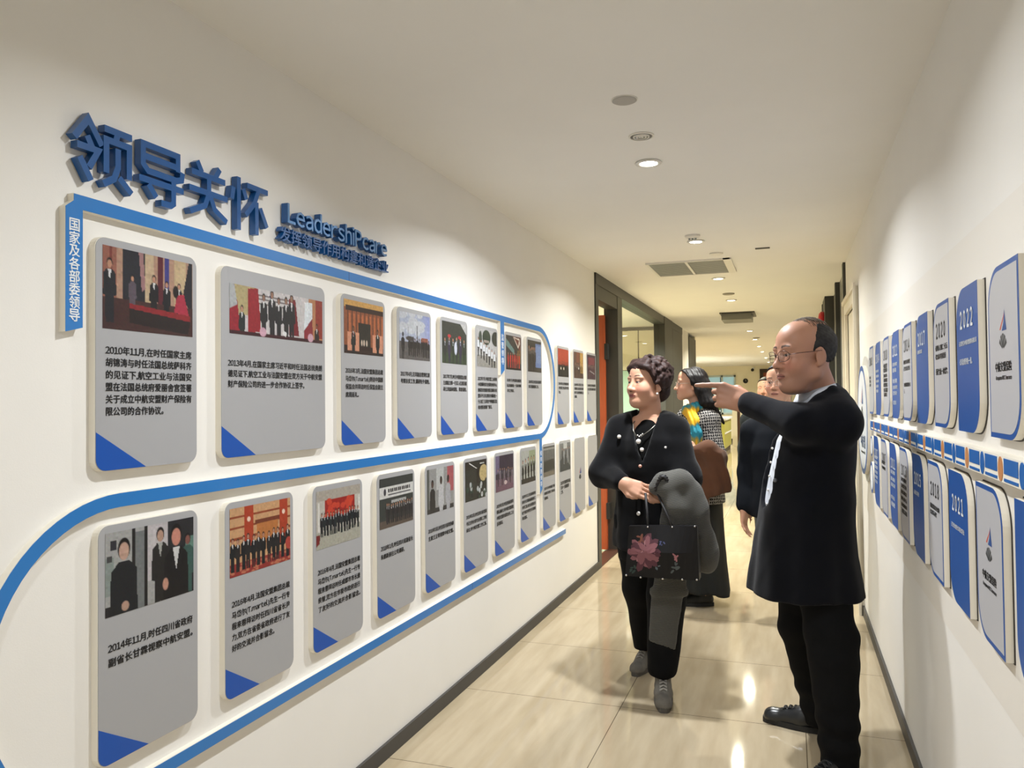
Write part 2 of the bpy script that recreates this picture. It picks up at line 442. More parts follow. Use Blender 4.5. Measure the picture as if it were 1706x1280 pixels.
# far window
w1 = struct(MB().box(-2.62, -2.56, YF-0.03, YF+0.1, 0.9, 2.2).box(-1.75, -1.69, YF-0.03, YF+0.1, 0.9, 2.2).box(-2.16, -2.10, YF-0.03, YF+0.1, 0.9, 2.2)
     .box(-2.62, -1.69, YF-0.03, YF+0.1, 0.9, 0.96).box(-2.62, -1.69, YF-0.03, YF+0.1, 2.14, 2.2).build('window_1', mat('pale_window_frame', lin(196, 212, 214), 0.4)))
MB().box(-2.56, -1.75, YF+0.03, YF+0.05, 0.96, 2.14).build('pane', M_glass, w1)
MB().box(-2.56, -2.20, YF+0.06, YF+0.07, 0.96, 2.14).box(-2.10, -1.75, YF+0.06, YF+0.07, 0.96, 2.14).build('blind', mat('backlit_blind', lin(150, 170, 175), 0.7, emit=lin(170, 205, 210), estr=0.55), w1)
# far dark doorway with an orange wooden leaf
d4 = struct(MB().box(-0.93, -0.82, YF-0.05, YF+0.12, 0, 2.38).box(-0.82, 0.02, YF-0.05, YF+0.12, 2.26, 2.38).box(-0.08, 0.02, YF-0.05, YF+0.12, 0, 2.38).build('door_4', mat('dark_brown_frame', lin(58, 40, 30), 0.5)))
MB().box(-0.82, -0.08, YF+0.02, YF+0.07, 0, 2.26).build('leaf', M_wood, d4)
MB().box(-0.78, -0.50, YF-0.01, YF+0.02, 1.72, 1.86).build('notice', M_white, d4)

def cctv():
    t = thing('security_camera', 'small dark dome camera fixed under the ceiling at the far wall', 'camera', (-1.13, YF-0.08, 2.36))
    MB().box(-1.16, -1.10, YF-0.14, YF-0.0, 2.37, 2.44).build('bracket', M_white, t)
    MB().ball((-1.15, YF-0.16, 2.35), 0.05, 12).build('dome', M_black, t, True)
cctv()
k = thing('wall_clock', 'small round black clock on the far cream wall', 'clock', (-1.38, YF-0.03, 2.0))
MB().lathe([(0.08, 0), (0.08, -0.03), (0.07, -0.035)], (-1.38, YF, 2.0), 'y', 20).build('case', M_black, k)
MB().box(-1.383, -1.377, YF-0.037, YF-0.035, 2.0, 2.05).box(-1.38, -1.34, YF-0.037, YF-0.035, 1.997, 2.003).build('hands', M_white, k)

# reception counter and flowers in the lobby
rc = thing('reception_counter', 'yellow-green fronted reception counter in the far lobby', 'counter', (-1.85, 22.0, 0))
MB().box(-3.6, -1.64, 21.2, 23.4, 0.0, 0.12).build('plinth', M_dark, rc)
M_lime = mat('lime_panel', lin(190, 190, 96), 0.3)
MB().box(-3.6, -1.62, 21.1, 23.5, 0.12, 0.86).build('front_panel', M_lime, rc)
MB().box(-3.65, -1.58, 21.05, 23.55, 0.86, 0.91).build('worktop', M_white, rc)
MB().box(-1.615, -1.60, 21.1, 23.5, 0.50, 0.53).build('light_strip', M_white, rc)
tr2 = struct(MB().box(-1.64, -1.50, 24.3, 24.44, 0, 1.25).build('trim_2', M_whiteframe))
MB().box(-1.50, -1.42, 24.34, 24.44, 0, 1.2).build('dark_edge', M_brown, tr2)
fl = thing('flower_vase', 'white flowers with pale leaves in a vase on the reception counter', 'flowers', (-1.8, 21.5, 0.91))
MB().lathe([(0.05, 0), (0.07, 0.06), (0.045, 0.16), (0.055, 0.2)], (-1.8, 21.5, 0.91), 'z', 16).build('vase', M_white, fl, True)
rnd = random.Random(4)
g = MB(); h = MB()
for i in range(26):
    a = rnd.uniform(0, 6.28); r = rnd.uniform(0.03, 0.2); z = rnd.uniform(1.25, 1.6)
    p = (-1.8+r*math.cos(a), 21.5+r*math.sin(a), z)
    g.tube([(-1.8, 21.5, 1.08), (-1.8+r*.5*math.cos(a), 21.5+r*.5*math.sin(a), 1.2+.3*(z-1.2)), p], 0.006, 5)
    for q in range(3): h.ball((p[0]+rnd.uniform(-.03, .03), p[1]+rnd.uniform(-.03, .03), p[2]+rnd.uniform(-.03, .03)), rnd.uniform(0.02, 0.04), 8)
g.build('stems', mat('leaf_green', lin(120, 140, 80), 0.6), fl); h.build('blossoms', M_white, fl, True)

# ------------------------------------------------------------------ ceiling fittings
M_lens_n = mat('lamp_lens_cool', (1, 1, 1), 0.5, emit=(1.0, 0.97, 0.92), estr=30)
M_lens_f = mat('lamp_lens_warm', (1, 1, 1), 0.5, emit=(1.0, 0.93, 0.72), estr=22)
M_trim = mat('white_trim_ring', lin(225, 222, 214), 0.35)
def lamp_label(i, y):
    names = {3: 'bright white recessed downlight nearest ahead, above the first caption boards', 4: 'round recessed downlight just before the air vent',
             5: 'round recessed downlight just beyond the air vent', 6: 'recessed downlight third past the vent, with a grey ring fitting beside it', 7: 'small recessed downlight beside the ceiling box over the glazed office'}
    return names.get(i, 'recessed warm downlight in the corridor ceiling row, about %d metres along' % round(y))
lamp0 = None
for i, y in enumerate(LAMP_Y):
    near = i <= 5
    col = NEAR_COL if i <= 3 else tuple(a+(b-a)*min(1, (i-3)/3) for a, b in zip(NEAR_COL, FAR_COL))
    P = {0: 13, 1: 13, 2: 17, 3: 31, 4: 32, 5: 31, 6: 33, 7: 36}.get(i, 42)
    lamp_light(LAMP_X, y, ZC-0.012, P, col)
    if i < 3: continue
    if lamp0 is None:
        lamp0 = thing('downlight', lamp_label(i, y), 'ceiling light', (LAMP_X, y, ZC-0.004), 'corridor downlights')
        ring = MB().lathe([(0.040, 0.002), (0.056, 0.003), (0.060, -0.001), (0.058, -0.005), (0.043, -0.006), (0.040, -0.004)], (LAMP_X, y, ZC-0.003), 'z', 28).build('trim_ring', M_trim, lamp0, True)
        lens = MB().lathe([(0.041, 0), (0.041, -0.004), (0.02, -0.007), (0.002, -0.008)], (LAMP_X, y, ZC-0.003), 'z', 28).build('lens', M_lens_n, lamp0, True)
    else:
        r = lamp0.copy(); COL.objects.link(r); r.location = (LAMP_X, y, ZC-0.004); r['label'] = lamp_label(i, y)
        for ch in (ring, lens):
            c = ch.copy(); COL.objects.link(c); c.parent = r
            if ch is lens and i >= 5:
                c.data = c.data.copy(); c.data.materials.clear(); c.data.materials.append(M_lens_f)
# lobby and office lights
for (x, y, p) in ((-3.2, 17.0, 70), (-3.2, 21.5, 80), (-5.5, 19, 80), (-3.0, 25, 45)): lamp_light(x, y, ZC-0.02, p, FAR_COL, 0.5)
for (x, y, p) in ((-2.6, 9.6, 210), (-3.2, 6.6, 60)): lamp_light(x, y, ZC-0.02, p, (1.0, 0.99, 0.88), 0.5)

tp = thing('ceiling_speaker', 'flat grey round ceiling disc, nearest of the ceiling fittings', 'ceiling fitting', (-0.545, 2.793, ZC))
MB().lathe([(0.044, 0), (0.044, -0.004), (0.040, -0.006)], (-0.545, 2.793, ZC), 'z', 28).build('cover', mat('grey_disc', lin(176, 172, 165), 0.7), tp)
MB().lathe([(0.048, 0), (0.048, -0.0025)], (-0.545, 2.793, ZC), 'z', 28).build('rim', M_trim, tp)
tv = thing('smoke_vent', 'round white ceiling vent with concentric rings before the first downlight', 'vent', (-0.557, 3.202, ZC))
MB().lathe([(0.052, 0), (0.052, -0.004), (0.045, -0.005), (0.045, -0.001)], (-0.557, 3.202, ZC), 'z', 28).build('outer_ring', M_trim, tv)
for r in (0.034, 0.022, 0.01): MB().lathe([(r, -0.001), (r, -0.006), (r-0.006, -0.007), (r-0.006, -0.001)], (-0.557, 3.202, ZC), 'z', 24).build('ring', M_trim, tv)
MB().lathe([(0.045, -0.0005), (0.045, -0.0015)], (-0.557, 3.202, ZC), 'z', 24).build('throat', mat('vent_throat', lin(120, 118, 112), 0.8), tv)
for (x, y, r, lab) in ((-0.50, 6.0, 0.05, 'thin white ring fitting in the ceiling right before the air vent'), (-0.58, 8.35, 0.06, 'flat grey ring fitting beside the second downlight past the air vent'),
                       (-0.55, 14.6, 0.06, 'small grey disc in the ceiling far along the downlight row'), (-0.42, 22.6, 0.16, 'dark round ceiling fitting at the far end of the corridor')):
    s_ = thing('ceiling_disc', lab, 'ceiling fitting', (x, y, ZC))
    MB().lathe([(r, 0), (r, -0.008), (r-0.01, -0.012)], (x, y, ZC), 'z', 24).build('cover', M_trim if y < 8 else mat('dull_grey', lin(140, 135, 122), 0.6), s_)
# detector above the second lamp
ds = thing('smoke_detector', 'low white detector cluster beside the second bright downlight', 'detector', (-0.59, 5.3, ZC))
MB().lathe([(0.05, 0), (0.05, -0.012), (0.035, -0.02)], (-0.59, 5.28, ZC), 'z', 20).build('base', M_trim, ds)
for k in range(3): MB().lathe([(0.008, -0.018), (0.006, -0.028)], (-0.61+k*0.02, 5.28, ZC), 'z', 10).build('sensor', mat('detector_grey', lin(120, 130, 135), .5), ds)
# air vent
av = thing('air_vent', 'rectangular grey louvred air vent in the corridor ceiling', 'vent', (-0.73, 6.56, ZC))
a0, a1, b0, b1 = -1.045, -0.44, 6.24, 6.88
fr = MB().box(a0, a1+0.02, b0-0.02, b0, ZC-0.012, ZC).box(a0, a1+0.02, b1, b1+0.02, ZC-0.012, ZC).box(a0-0.02, a0, b0-0.02, b1+0.02, ZC-0.012, ZC).box(a1-0.03, a1+0.03, b0-0.02, b1+0.02, ZC-0.014, ZC).box(-0.765, -0.745, b0, b1, ZC-0.010, ZC)
fr.build('frame', M_trim, av)
MB().box(a0, a1, b0, b1, ZC-0.002, ZC-0.0005).build('backing', mat('vent_shadow', lin(90, 92, 88), 0.8), av)
M_lou = mat('louvre_grey', lin(150, 152, 146), 0.5)
for k in range(15):
    y = b0+0.02+k*(b1-b0-0.03)/14.5
    MB().box(a0+0.002, -0.768, y, y+0.026, ZC-0.008, ZC-0.005).box(-0.742, a1-0.032, y, y+0.026, ZC-0.008, ZC-0.005).build('louvre', M_lou, av)
# ceiling box projector-like and slot
cb = thing('ceiling_box', 'dark grey rectangular box hanging under the ceiling beyond the vent', 'ceiling fitting', (-0.62, 10.4, ZC))
MB().box(-0.80, -0.44, 10.2, 10.7, ZC-0.09, ZC).build('housing', mat('box_grey', lin(120, 120, 112), .5), cb)
MB().box(-0.82, -0.40, 10.15, 10.75, ZC-0.015, ZC).build('mounting_plate', M_dark, cb)
tag(MB().box(-0.22, -0.12, 5.9, 5.93, ZC-0.006, ZC).build('ceiling_slot', M_dark), 'thin dark slot in the ceiling right of the air vent', 'ceiling fitting')
for k, (x, y) in enumerate(((-2.55, 17.2), (-2.15, 17.2))):
    tb = thing('spot_lamp', 'small twin spot lamp in the lobby ceiling, %s of the pair' % ('left' if k == 0 else 'right'), 'ceiling light', (x, y, ZC), 'lobby spot lamps')
    MB().box(x-0.06, x+0.06, y-0.12, y+0.12, ZC-0.05, ZC).build('housing', M_dark, tb)
    MB().box(x-0.12, x-0.06, y-0.1, y+0.1, ZC-0.04, ZC-0.01).build('lens', M_lens_f, tb)
# ------------------------------------------------------------------ printed photographs (flat prints)
class Pic:
    def __init__(s, asp, n=84, bg=(120, 110, 100), seed=0):
        s.a = asp; s.h = n; s.w = max(8, int(n*asp*0.8))
        s.x, s.y = np.meshgrid(np.linspace(0, asp, s.w), np.linspace(0, 1, s.h))
        s.c = np.empty((s.h, s.w, 3)); s.c[:] = bg; s.r = np.random.RandomState(seed)
    def put(s, m, col):
        m = np.clip(m, 0, 1)[..., None]; s.c = s.c*(1-m) + np.array(col, float)*m; return s
    def rect(s, x0, x1, y0, y1, col): return s.put(((s.x >= x0) & (s.x <= x1) & (s.y >= y0) & (s.y <= y1)).astype(float), col)
    def ell(s, cx, cy, rx, ry, col): return s.put((1-np.sqrt(((s.x-cx)/rx)**2+((s.y-cy)/ry)**2))*min(rx, ry)*s.h+0.5, col)
    def poly(s, pts, col):
        ins = np.zeros(s.x.shape, bool); n = len(pts)
        for i in range(n):
            x0, y0 = pts[i]; x1, y1 = pts[(i+1) % n]
            c = (y0 > s.y) != (y1 > s.y)
            ins ^= c & (s.x < (x1-x0)*(s.y-y0)/((y1-y0) or 1e-9)+x0)
        return s.put(ins.astype(float), col)
    def grain(s, amp=8, k=3):
        g = s.r.normal(0, 1, (s.h//k+2, s.w//k+2)); g = np.kron(g, np.ones((k, k)))[:s.h, :s.w]
        s.c = np.clip(s.c*(1+g[..., None]*amp/255.0)+s.r.normal(0, amp*.35, s.c.shape), 0, 255); return s
    def man(s, x, foot, h, suit=(28, 28, 32), skin=(190, 140, 115), shirt=(225, 225, 225), hair=(20, 18, 18), tie=None, bust=False):
        u = h/7.0; top = foot-h; w = 0.125*h
        s.poly([(x-w*.95, top+1.65*u), (x-w*.4, top+1.2*u), (x+w*.4, top+1.2*u), (x+w*.95, top+1.65*u), (x+w*1.05, top+4*u), (x+w*.7, top+4.1*u), (x+w*.6, foot), (x+w*.06, foot), (x, top+4.6*u), (x-w*.06, foot), (x-w*.6, foot), (x-w*.7, top+4.1*u), (x-w*1.05, top+4*u)], suit)
        if shirt: s.poly([(x-w*.28, top+1.2*u), (x+w*.28, top+1.2*u), (x, top+2.4*u)], shirt)
        if tie: s.poly([(x-w*.06, top+1.3*u), (x+w*.06, top+1.3*u), (x, top+2.4*u)], tie)
        s.ell(x, top+.55*u, .40*u, .55*u, hair); s.ell(x, top+.68*u, .33*u, .46*u, skin); return s
    def row(s, n, x0, x1, foot, h, suits=((28, 28, 32),), jit=.03, shirt=(220, 220, 220), slope=0.0, **k):
        for i in range(n):
            t = (i+.5)/n
            s.man(x0+(x1-x0)*t+s.r.uniform(-jit, jit)*.4, foot+slope*t+s.r.uniform(-jit, jit)*.3, h*s.r.uniform(.93, 1.05), suit=suits[i % len(suits)], shirt=shirt, **k)
        return s
    def mesh(s, name, y0, y1, z0, z1, x, parent, right=False):
        t = np.linspace(0, 1, s.w); q = np.linspace(1, 0, s.h)
        Y, Z = np.meshgrid(y0+(y1-y0)*t, z0+(z1-z0)*q)
        V = np.stack([np.full(Y.shape, x), Y, Z], -1).reshape(-1, 3)
        i = np.arange(s.h-1)[:, None]*s.w+np.arange(s.w-1)[None, :]
        Fc = np.stack([i, i+s.w, i+s.w+1, i+1], -1).reshape(-1, 4)
        c = s.c*.90/255.0; c = np.where(c <= 0.04045, c/12.92, ((c+0.055)/1.055)**2.4)
        return obj(name, V, Fc, M_photo, parent, cols=c.reshape(-1, 3))
M_photo = vcol_mat('photo_print', 0.4, 0.4)

def pic_sign(seed):   # signing ceremony, curtains, flags, red table
    p = Pic(1.49, 96, (176, 140, 118), seed)
    for x, w, c in ((.0, .2, (150, 95, 80)), (.1, .04, (120, 60, 52)), (.62, .18, (196, 172, 140)), (.86, .1, (170, 60, 45)), (1.15, .22, (196, 172, 135)), (.3, .35, (34, 36, 44)), (.86, .1, (90, 30, 40)), (.98, .08, (60, 60, 130))): p.rect(x, x+w, 0, .62, c)
    p.poly([(.55, 0), (.62, 0), (.66, .45), (.6, .5)], (160, 120, 120))
    p.poly([(1.42, 0), (1.49, 0), (1.49, .7), (1.3, .5)], (30, 30, 38)); p.rect(0, 1.49, .62, 1, (66, 38, 36))
    p.man(.1, .92, .78, (30, 32, 38)); p.man(.8, .85, .6, (22, 22, 26)); p.man(1.02, .85, .55, (20, 22, 28)); p.man(1.24, .8, .5, (30, 32, 40)); p.man(.45, .8, .5, (90, 80, 90), shirt=None)
    p.poly([(.4, .66), (1.45, .72), (1.45, .8), (.4, .72)], (140, 34, 40)); p.poly([(.4, .72), (1.45, .8), (1.4, .98), (.4, .9)], (36, 26, 26))
    p.poly([(1.2, .46), (1.33, .44), (1.42, .72), (1.15, .7)], (170, 44, 66)); p.ell(1.18, .42, .05, .08, (25, 20, 20))
    return p.grain()
def pic_flags(seed):
    p = Pic(3.5, 64, (205, 200, 200), seed)
    p.rect(0, .9, 0, .6, (180, 165, 120)); p.rect(2.9, 3.5, 0, 1, (186, 130, 90))
    for y in (.12, .2, .3): p.rect(.95, 2.1, y, y+.025, (120, 110, 110))
    p.poly([(.6, .04), (.95, .0), (1.05, .9), (.6, .95)], (150, 28, 40)); p.poly([(2.1, .08), (2.35, .08), (2.5, .9), (2.1, .9)], (120, 28, 38))
    p.poly([(0, .5), (.25, .3), (.35, 1), (0, 1)], (150, 28, 45)); p.poly([(0, 0), (.15, 0), (.25, .4), (0, .5)], (176, 178, 180)); p.poly([(2.75, .1), (3.05, .08), (3.05, .5), (2.7, .75)], (226, 232, 236)); p.poly([(2.7, .75), (3.05, .45), (3.1, 1), (2.7, 1)], (140, 40, 50))
    p.poly([(1.35, .1), (1.5, .1), (1.4, .2)], (50, 45, 80)); p.rect(3.2, 3.5, .0, .9, (150, 52, 40))
    for x, h in ((1.15, .7), (1.45, .8), (1.7, .68), (1.98, .72), (2.2, .8)): p.man(x, 1.12, h+.3, (32, 32, 36), skin=(150, 110, 90), w=None) if False else p.man(x, 1.1, h+.32, (32, 32, 36), skin=(150, 112, 92))
    p.man(.4, 1.25, .85, (30, 40, 42)); p.man(3.25, 1.3, .75, (40, 30, 28), skin=(140, 80, 60)); p.rect(0, 3.5, .93, 1, (60, 20, 28))
    for x in (1.12, 2.98): p.ell(x, .9, .12, .1, (214, 170, 186))
    p.poly([(1.85, .8), (2.0, .85), (1.98, .95), (1.85, .9)], (230, 230, 230))
    return p.grain()
def pic_hall(seed):   # two seated men before a wooden screen
    p = Pic(1.44, 84, (150, 84, 52), seed); p.rect(0, 1.44, 0, .14, (214, 165, 92))
    p.rect(.05, 1.44, .1, .2, (52, 34, 30))
    for i in range(9): p.rect(.12+i*.15, .15+i*.15, .2, .7, (90, 48, 36)); p.rect(.17+i*.15, .22+i*.15, .25, .6, (196, 110, 66))
    p.rect(.5, .95, .4, .95, (40, 36, 32)); p.rect(0, 1.44, .85, 1, (44, 24, 22))
    for x in (.32, 1.22): p.rect(x-.2, x+.2, .6, .95, (216, 150, 120)); p.man(x, 1.1, .62, (24, 26, 30), skin=(120, 80, 60), tie=(170, 40, 50))
    for x in (.62, .7, .8): p.ell(x, .78, .03, .06, (220, 200, 180))
    return p.grain()
def pic_square(seed):
    p = Pic(1.49, 72, (172, 180, 200), seed); p.put(np.clip((p.x-.8)*1.2-(p.y)*.5, 0, 1), (130, 140, 200))
    for i in range(14): p.ell(p.r.uniform(0, 1), p.r.uniform(0, .4), p.r.uniform(.1, .3), .08, (196, 200, 206))
    p.rect(0, 1.49, .62, 1, (92, 88, 88)); p.rect(.82, .86, .25, .6, (80, 76, 84)); p.rect(.4, .415, .3, .6, (110, 110, 120)); p.rect(1.05, 1.4, .5, .62, (176, 100, 80))
    p.row(11, .4, 1.48, .93, .42, ((40, 38, 40), (34, 30, 34)), shirt=None, skin=(110, 80, 70)); p.man(.16, 1.05, .62, (38, 36, 40), shirt=None, skin=(50, 40, 40)); p.ell(.5, .55, .2, .05, (70, 66, 66))
    return p.grain()
def pic_redcaps(seed):
    p = Pic(1.49, 72, (56, 60, 56), seed); p.poly([(1.1, 0), (1.49, 0), (1.49, .25)], (190, 190, 190)); p.rect(0, 1.49, .75, 1, (60, 74, 56))
    p.row(6, .05, 1.45, 1.0, .66, ((40, 44, 46), (50, 44, 70), (36, 50, 40)), shirt=(200, 205, 215))
    for x in (.42, 1.05): p.ell(x, .34, .1, .04, (190, 50, 60))
    p.ell(.8, .62, .09, .16, (200, 205, 220)); return p.grain()
def pic_walk(seed):
    p = Pic(1.49, 72, (190, 190, 190), seed); p.ell(.7, .2, .3, .2, (50, 64, 52)); p.ell(1.4, .2, .3, .2, (50, 56, 52)); p.ell(.25, .25, .12, .2, (70, 80, 72)); p.rect(0, 1.49, .7, 1, (150, 148, 142)); p.rect(.5, .9, .28, .34, (160, 150, 140))
    for i in range(7):
        x = .1+i*.2; f = .72+.055*i
        p.man(x, f, .5, (40, 40, 46), shirt=None); p.rect(x-.07, x+.07, f-.42, f-.24, (222, 226, 232))
    return p.grain()
def pic_shop(seed):
    p = Pic(1.49, 64, (60, 58, 56), seed); p.poly([(.6, 0), (1.49, 0), (1.49, .5)], (110, 70, 64)); p.poly([(.7, .02), (1.2, .35), (1.4, .2), (1.35, .05)], (216, 206, 190)); p.poly([(.8, .05), (1.2, .28), (1.3, .1)], (120, 66, 58))
    p.poly([(0, .1), (.8, .4), (.8, .55), (0, .3)], (110, 140, 136)); p.rect(1.1, 1.49, .4, .8, (120, 92, 60))
    p.row(6, .1, 1.4, .97, .5, ((190, 40, 36), (206, 58, 46)), shirt=None); p.rect(0, 1.49, .95, 1, (40, 34, 32)); return p.grain()
def pic_screen(seed):
    p = Pic(1.49, 64, (66, 62, 58), seed); p.rect(.85, 1.49, .08, .85, (110, 130, 176)); 
    for x in (1.0, 1.2, 1.38): p.rect(x, x+.05, .15, .7, (170, 190, 214))
    p.row(5, .05, .85, 1.02, .85, ((62, 54, 50), (40, 36, 36)), shirt=(160, 150, 140)); return p.grain()
def pic_conf(seed, c=(170, 66, 46)):
    p = Pic(1.49, 64, c, seed); p.rect(0, 1.49, .6, 1, (36, 34, 34)); p.row(9, .05, 1.45, .95, .5, ((34, 32, 34),), shirt=None, skin=(80, 60, 50))
    for x in (.4, .8): p.ell(x, .7, .06, .05, (230, 215, 190))
    return p.grain()
def pic_lobby(seed):
    p = Pic(1.49, 64, (90, 66, 56), seed); p.rect(1.0, 1.49, 0, .8, (190, 150, 80)); p.rect(.4, .9, 0, .4, (120, 72, 54)); p.row(5, .1, 1.4, 1.0, .6, ((30, 26, 26), (50, 36, 32)), shirt=(190, 180, 170)); p.ell(.75, .62, .05, .05, (240, 240, 235)); return p.grain()
def pic_pink(seed):
    p = Pic(1.49, 64, (70, 48, 62), seed); p.rect(.2, 1.3, .1, .4, (120, 52, 66)); p.row(8, .1, 1.4, .9, .5, ((44, 34, 46), (90, 40, 56)), shirt=(150, 120, 130))
    for i in range(6): p.ell(.5+i*.14, .66+.02*i, .03, .025, (220, 220, 225))
    return p.grain()
def pic_three(seed):
    p = Pic(1.47, 96, (168, 168, 166), seed); p.rect(0, .12, .3, .75, (140, 150, 145)); p.rect(.4, .46, 0, 1, (38, 36, 36)); p.rect(.46, .64, .05, 1, (120, 124, 124)); p.rect(.6, .66, 0, 1, (32, 30, 30)); p.rect(.66, 1.02, 0, .7, (196, 190, 192)); p.rect(1.0, 1.47, 0, 1, (40, 40, 44)); p.rect(1.32, 1.47, .25, .6, (96, 130, 118)); p.rect(.07, .16, .1, .22, (50, 50, 56)); p.rect(.02, .1, .28, .35, (70, 70, 70)); p.rect(0, .4, .88, 1, (40, 38, 40))
    p.man(.87, 1.2, 1.15, (38, 36, 36), skin=(186, 150, 130), shirt=(170, 170, 165)); p.man(1.36, 1.15, .95, (60, 90, 84), skin=(130, 84, 76), shirt=None)
    p.man(.28, 1.75, 1.66, (30, 32, 36), skin=(196, 160, 142), shirt=None); p.ell(.3, .92, .06, .06, (186, 150, 132)); p.man(1.15, 1.8, 1.75, (26, 24, 26), skin=(206, 140, 122), shirt=(214, 214, 214)); p.ell(.96, .8, .05, .08, (200, 150, 130))
    return p.grain(6)
def pic_group(seed):
    p = Pic(1.47, 96, (206, 160, 116), seed)
    for y in (.12, .28, .44): p.rect(0, 1.47, y, y+.035, (150, 74, 46))
    for x in (.32, 1.18): p.rect(x, x+.22, 0, .7, (176, 66, 40)); p.ell(x+.11, .2, .04, .04, (240, 210, 190))
    p.rect(.62, 1.14, .3, .62, (190, 120, 66)); p.rect(.58, 1.18, .24, .3, (120, 60, 40)); p.rect(0, 1.47, .82, 1, (150, 52, 48))
    for i in range(40): p.ell(p.r.uniform(0, 1.47), p.r.uniform(.84, 1), .04, .02, (196, 120, 90))
    p.row(12, .0, 1.45, .93, .5, ((26, 28, 32), (36, 34, 36)), shirt=(216, 214, 214)); p.ell(1.42, .72, .08, .1, (180, 70, 60)); return p.grain(6)
def pic_hallgroup(seed):
    p = Pic(1.47, 84, (196, 190, 180), seed); p.rect(0, 1.47, 0, .18, (176, 168, 156)); p.rect(.26, 1.26, .18, .52, (160, 40, 36))
    for i in range(20): p.ell(p.r.uniform(.3, 1.2), p.r.uniform(.2, .5), .08, .05, (206, 70, 50))
    p.rect(0, 1.47, .72, 1, (176, 174, 160)); p.rect(.05, .1, .2, .7, (230, 228, 220)); p.rect(1.4, 1.45, .2, .7, (230, 228, 220))
    p.row(14, .12, 1.42, .8, .42, ((30, 32, 38), (36, 44, 48)), shirt=(216, 218, 220)); p.poly([(0, .75), (.12, .75), (.1, .9), (0, .95)], (120, 40, 40)); return p.grain(6)
def pic_office(seed):
    p = Pic(1.47, 84, (60, 64, 62), seed); p.rect(0, 1.47, .17, .4, (216, 216, 212)); p.ell(.22, .28, .05, .07, (60, 60, 70))
    for i in range(12): p.rect(.36+i*.083, .36+i*.083+.06, .22, .3, (36, 36, 40))
    p.rect(.36, 1.36, .335, .355, (80, 80, 84)); p.rect(.5, 1.15, .46, .52, (170, 172, 170)); p.rect(0, 1.47, .85, 1, (96, 84, 76)); p.row(13, .25, 1.45, .93, .42, ((50, 46, 50), (38, 38, 42)), shirt=(190, 190, 190)); return p.grain(6)
def pic_white(seed):
    p = Pic(1.47, 84, (150, 150, 148), seed); p.rect(1.1, 1.47, 0, .6, (170, 90, 96)); p.rect(.5, .9, 0, .5, (186, 188, 186)); p.rect(0, .12, 0, 1, (90, 92, 88)); p.rect(0, 1.47, .9, 1, (60, 58, 58))
    p.man(.28, 1.4, 1.15, (52, 50, 50), skin=(90, 70, 64), shirt=None); p.man(.75, 1.35, 1.15, (190, 190, 192), skin=(70, 56, 52), shirt=None); p.man(1.15, 1.3, 1.1, (170, 170, 174), skin=(60, 48, 46), shirt=None); return p.grain(6)
def pic_meeting(seed):
    p = Pic(1.47, 72, (50, 50, 46), seed); p.rect(0, 1.47, 0, .22, (40, 38, 36)); p.poly([(.25, .02), (.85, .22), (.85, .24), (.25, .05)], (220, 220, 216)); p.rect(1.0, 1.3, .08, .1, (210, 210, 205)); p.ell(1.25, .35, .3, .22, (190, 170, 120)); p.rect(.75, .95, .2, .6, (36, 30, 28))
    for i in range(26): p.ell(p.r.uniform(0, 1.47), p.r.uniform(.55, 1), .07, .07, [(50, 70, 60), (180, 184, 184), (30, 34, 36)][i % 3])
    return p.grain(12)
def pic_dance(seed):
    p = Pic(1.47, 72, (54, 44, 62), seed); p.rect(0, .3, 0, .5, (110, 100, 130)); p.rect(0, 1.47, .66, 1, (110, 80, 96)); p.row(8, .1, 1.45, .85, .5, ((50, 44, 56), (110, 100, 110)), shirt=(150, 150, 160)); p.ell(.8, .78, .12, .06, (200, 180, 180)); return p.grain(10)
def pic_offtalk(seed):
    p = Pic(1.47, 72, (176, 178, 172), seed); p.rect(.8, 1.47, .02, .5, (150, 160, 130)); p.rect(0, 1.47, .85, 1, (50, 46, 46)); p.row(5, .0, 1.47, 1.05, .82, ((28, 28, 30), (40, 40, 44)), shirt=(220, 220, 220)); return p.grain(8)
def pic_room(seed):
    p = Pic(1.47, 64, (84, 84, 82), seed); p.rect(0, 1.47, .05, .12, (150, 150, 146))
    for i in range(8): p.rect(.1+i*.17, .14+i*.17, .12, .45, (150, 152, 150))
    p.poly([(.1, .5), (1.3, .45), (1.47, .8), (0, .85)], (56, 56, 54)); p.rect(0, 1.47, .85, 1, (120, 112, 100)); return p.grain(8)
def pic_counter(seed):
    p = Pic(1.47, 64, (120, 122, 122), seed); p.poly([(0, .6), (.7, .4), (1.47, .9), (1.47, 1), (0, 1)], (60, 66, 70)); p.row(5, .2, 1.45, .75, .6, ((70, 72, 76), (150, 152, 156)), shirt=None); p.rect(.5, 1.0, 0, .2, (190, 192, 190)); return p.grain(8)

# ------------------------------------------------------------------ left wall: caption boards
TB = 0.02
XF = XL+TB
def lines_mesh(lines, y0, y1, ztop, pitch, mode, x, bold=0.024, ref=0, squeeze=1.0, res=1, cap=None):
    """captions: every full line is fitted to y0..y1; the last keeps the scale of line ref"""
    vs = []; fs = []; k = None; n = 0
    geo = [text_geo(t, bold, 0.0, res) for t in lines]
    wmax = max(g[0][:, 0].max() for g in geo)
    k = (y1-y0)/wmax
    for i, (V, Fc) in enumerate(geo):
        V = V.copy(); w = V[:, 0].max()
        kk = (y1-y0)/w if w > 0.86*wmax else k
        V[:, 0] *= kk; V[:, 1] = V[:, 1]*k*squeeze + ztop - i*pitch - k*squeeze*0.82; V[:, 0] += y0 if mode == 'L' else 0
        vs.append(V); fs += [tuple(a+n for a in q) for q in Fc]; n += len(V)
    return np.concatenate(vs), fs

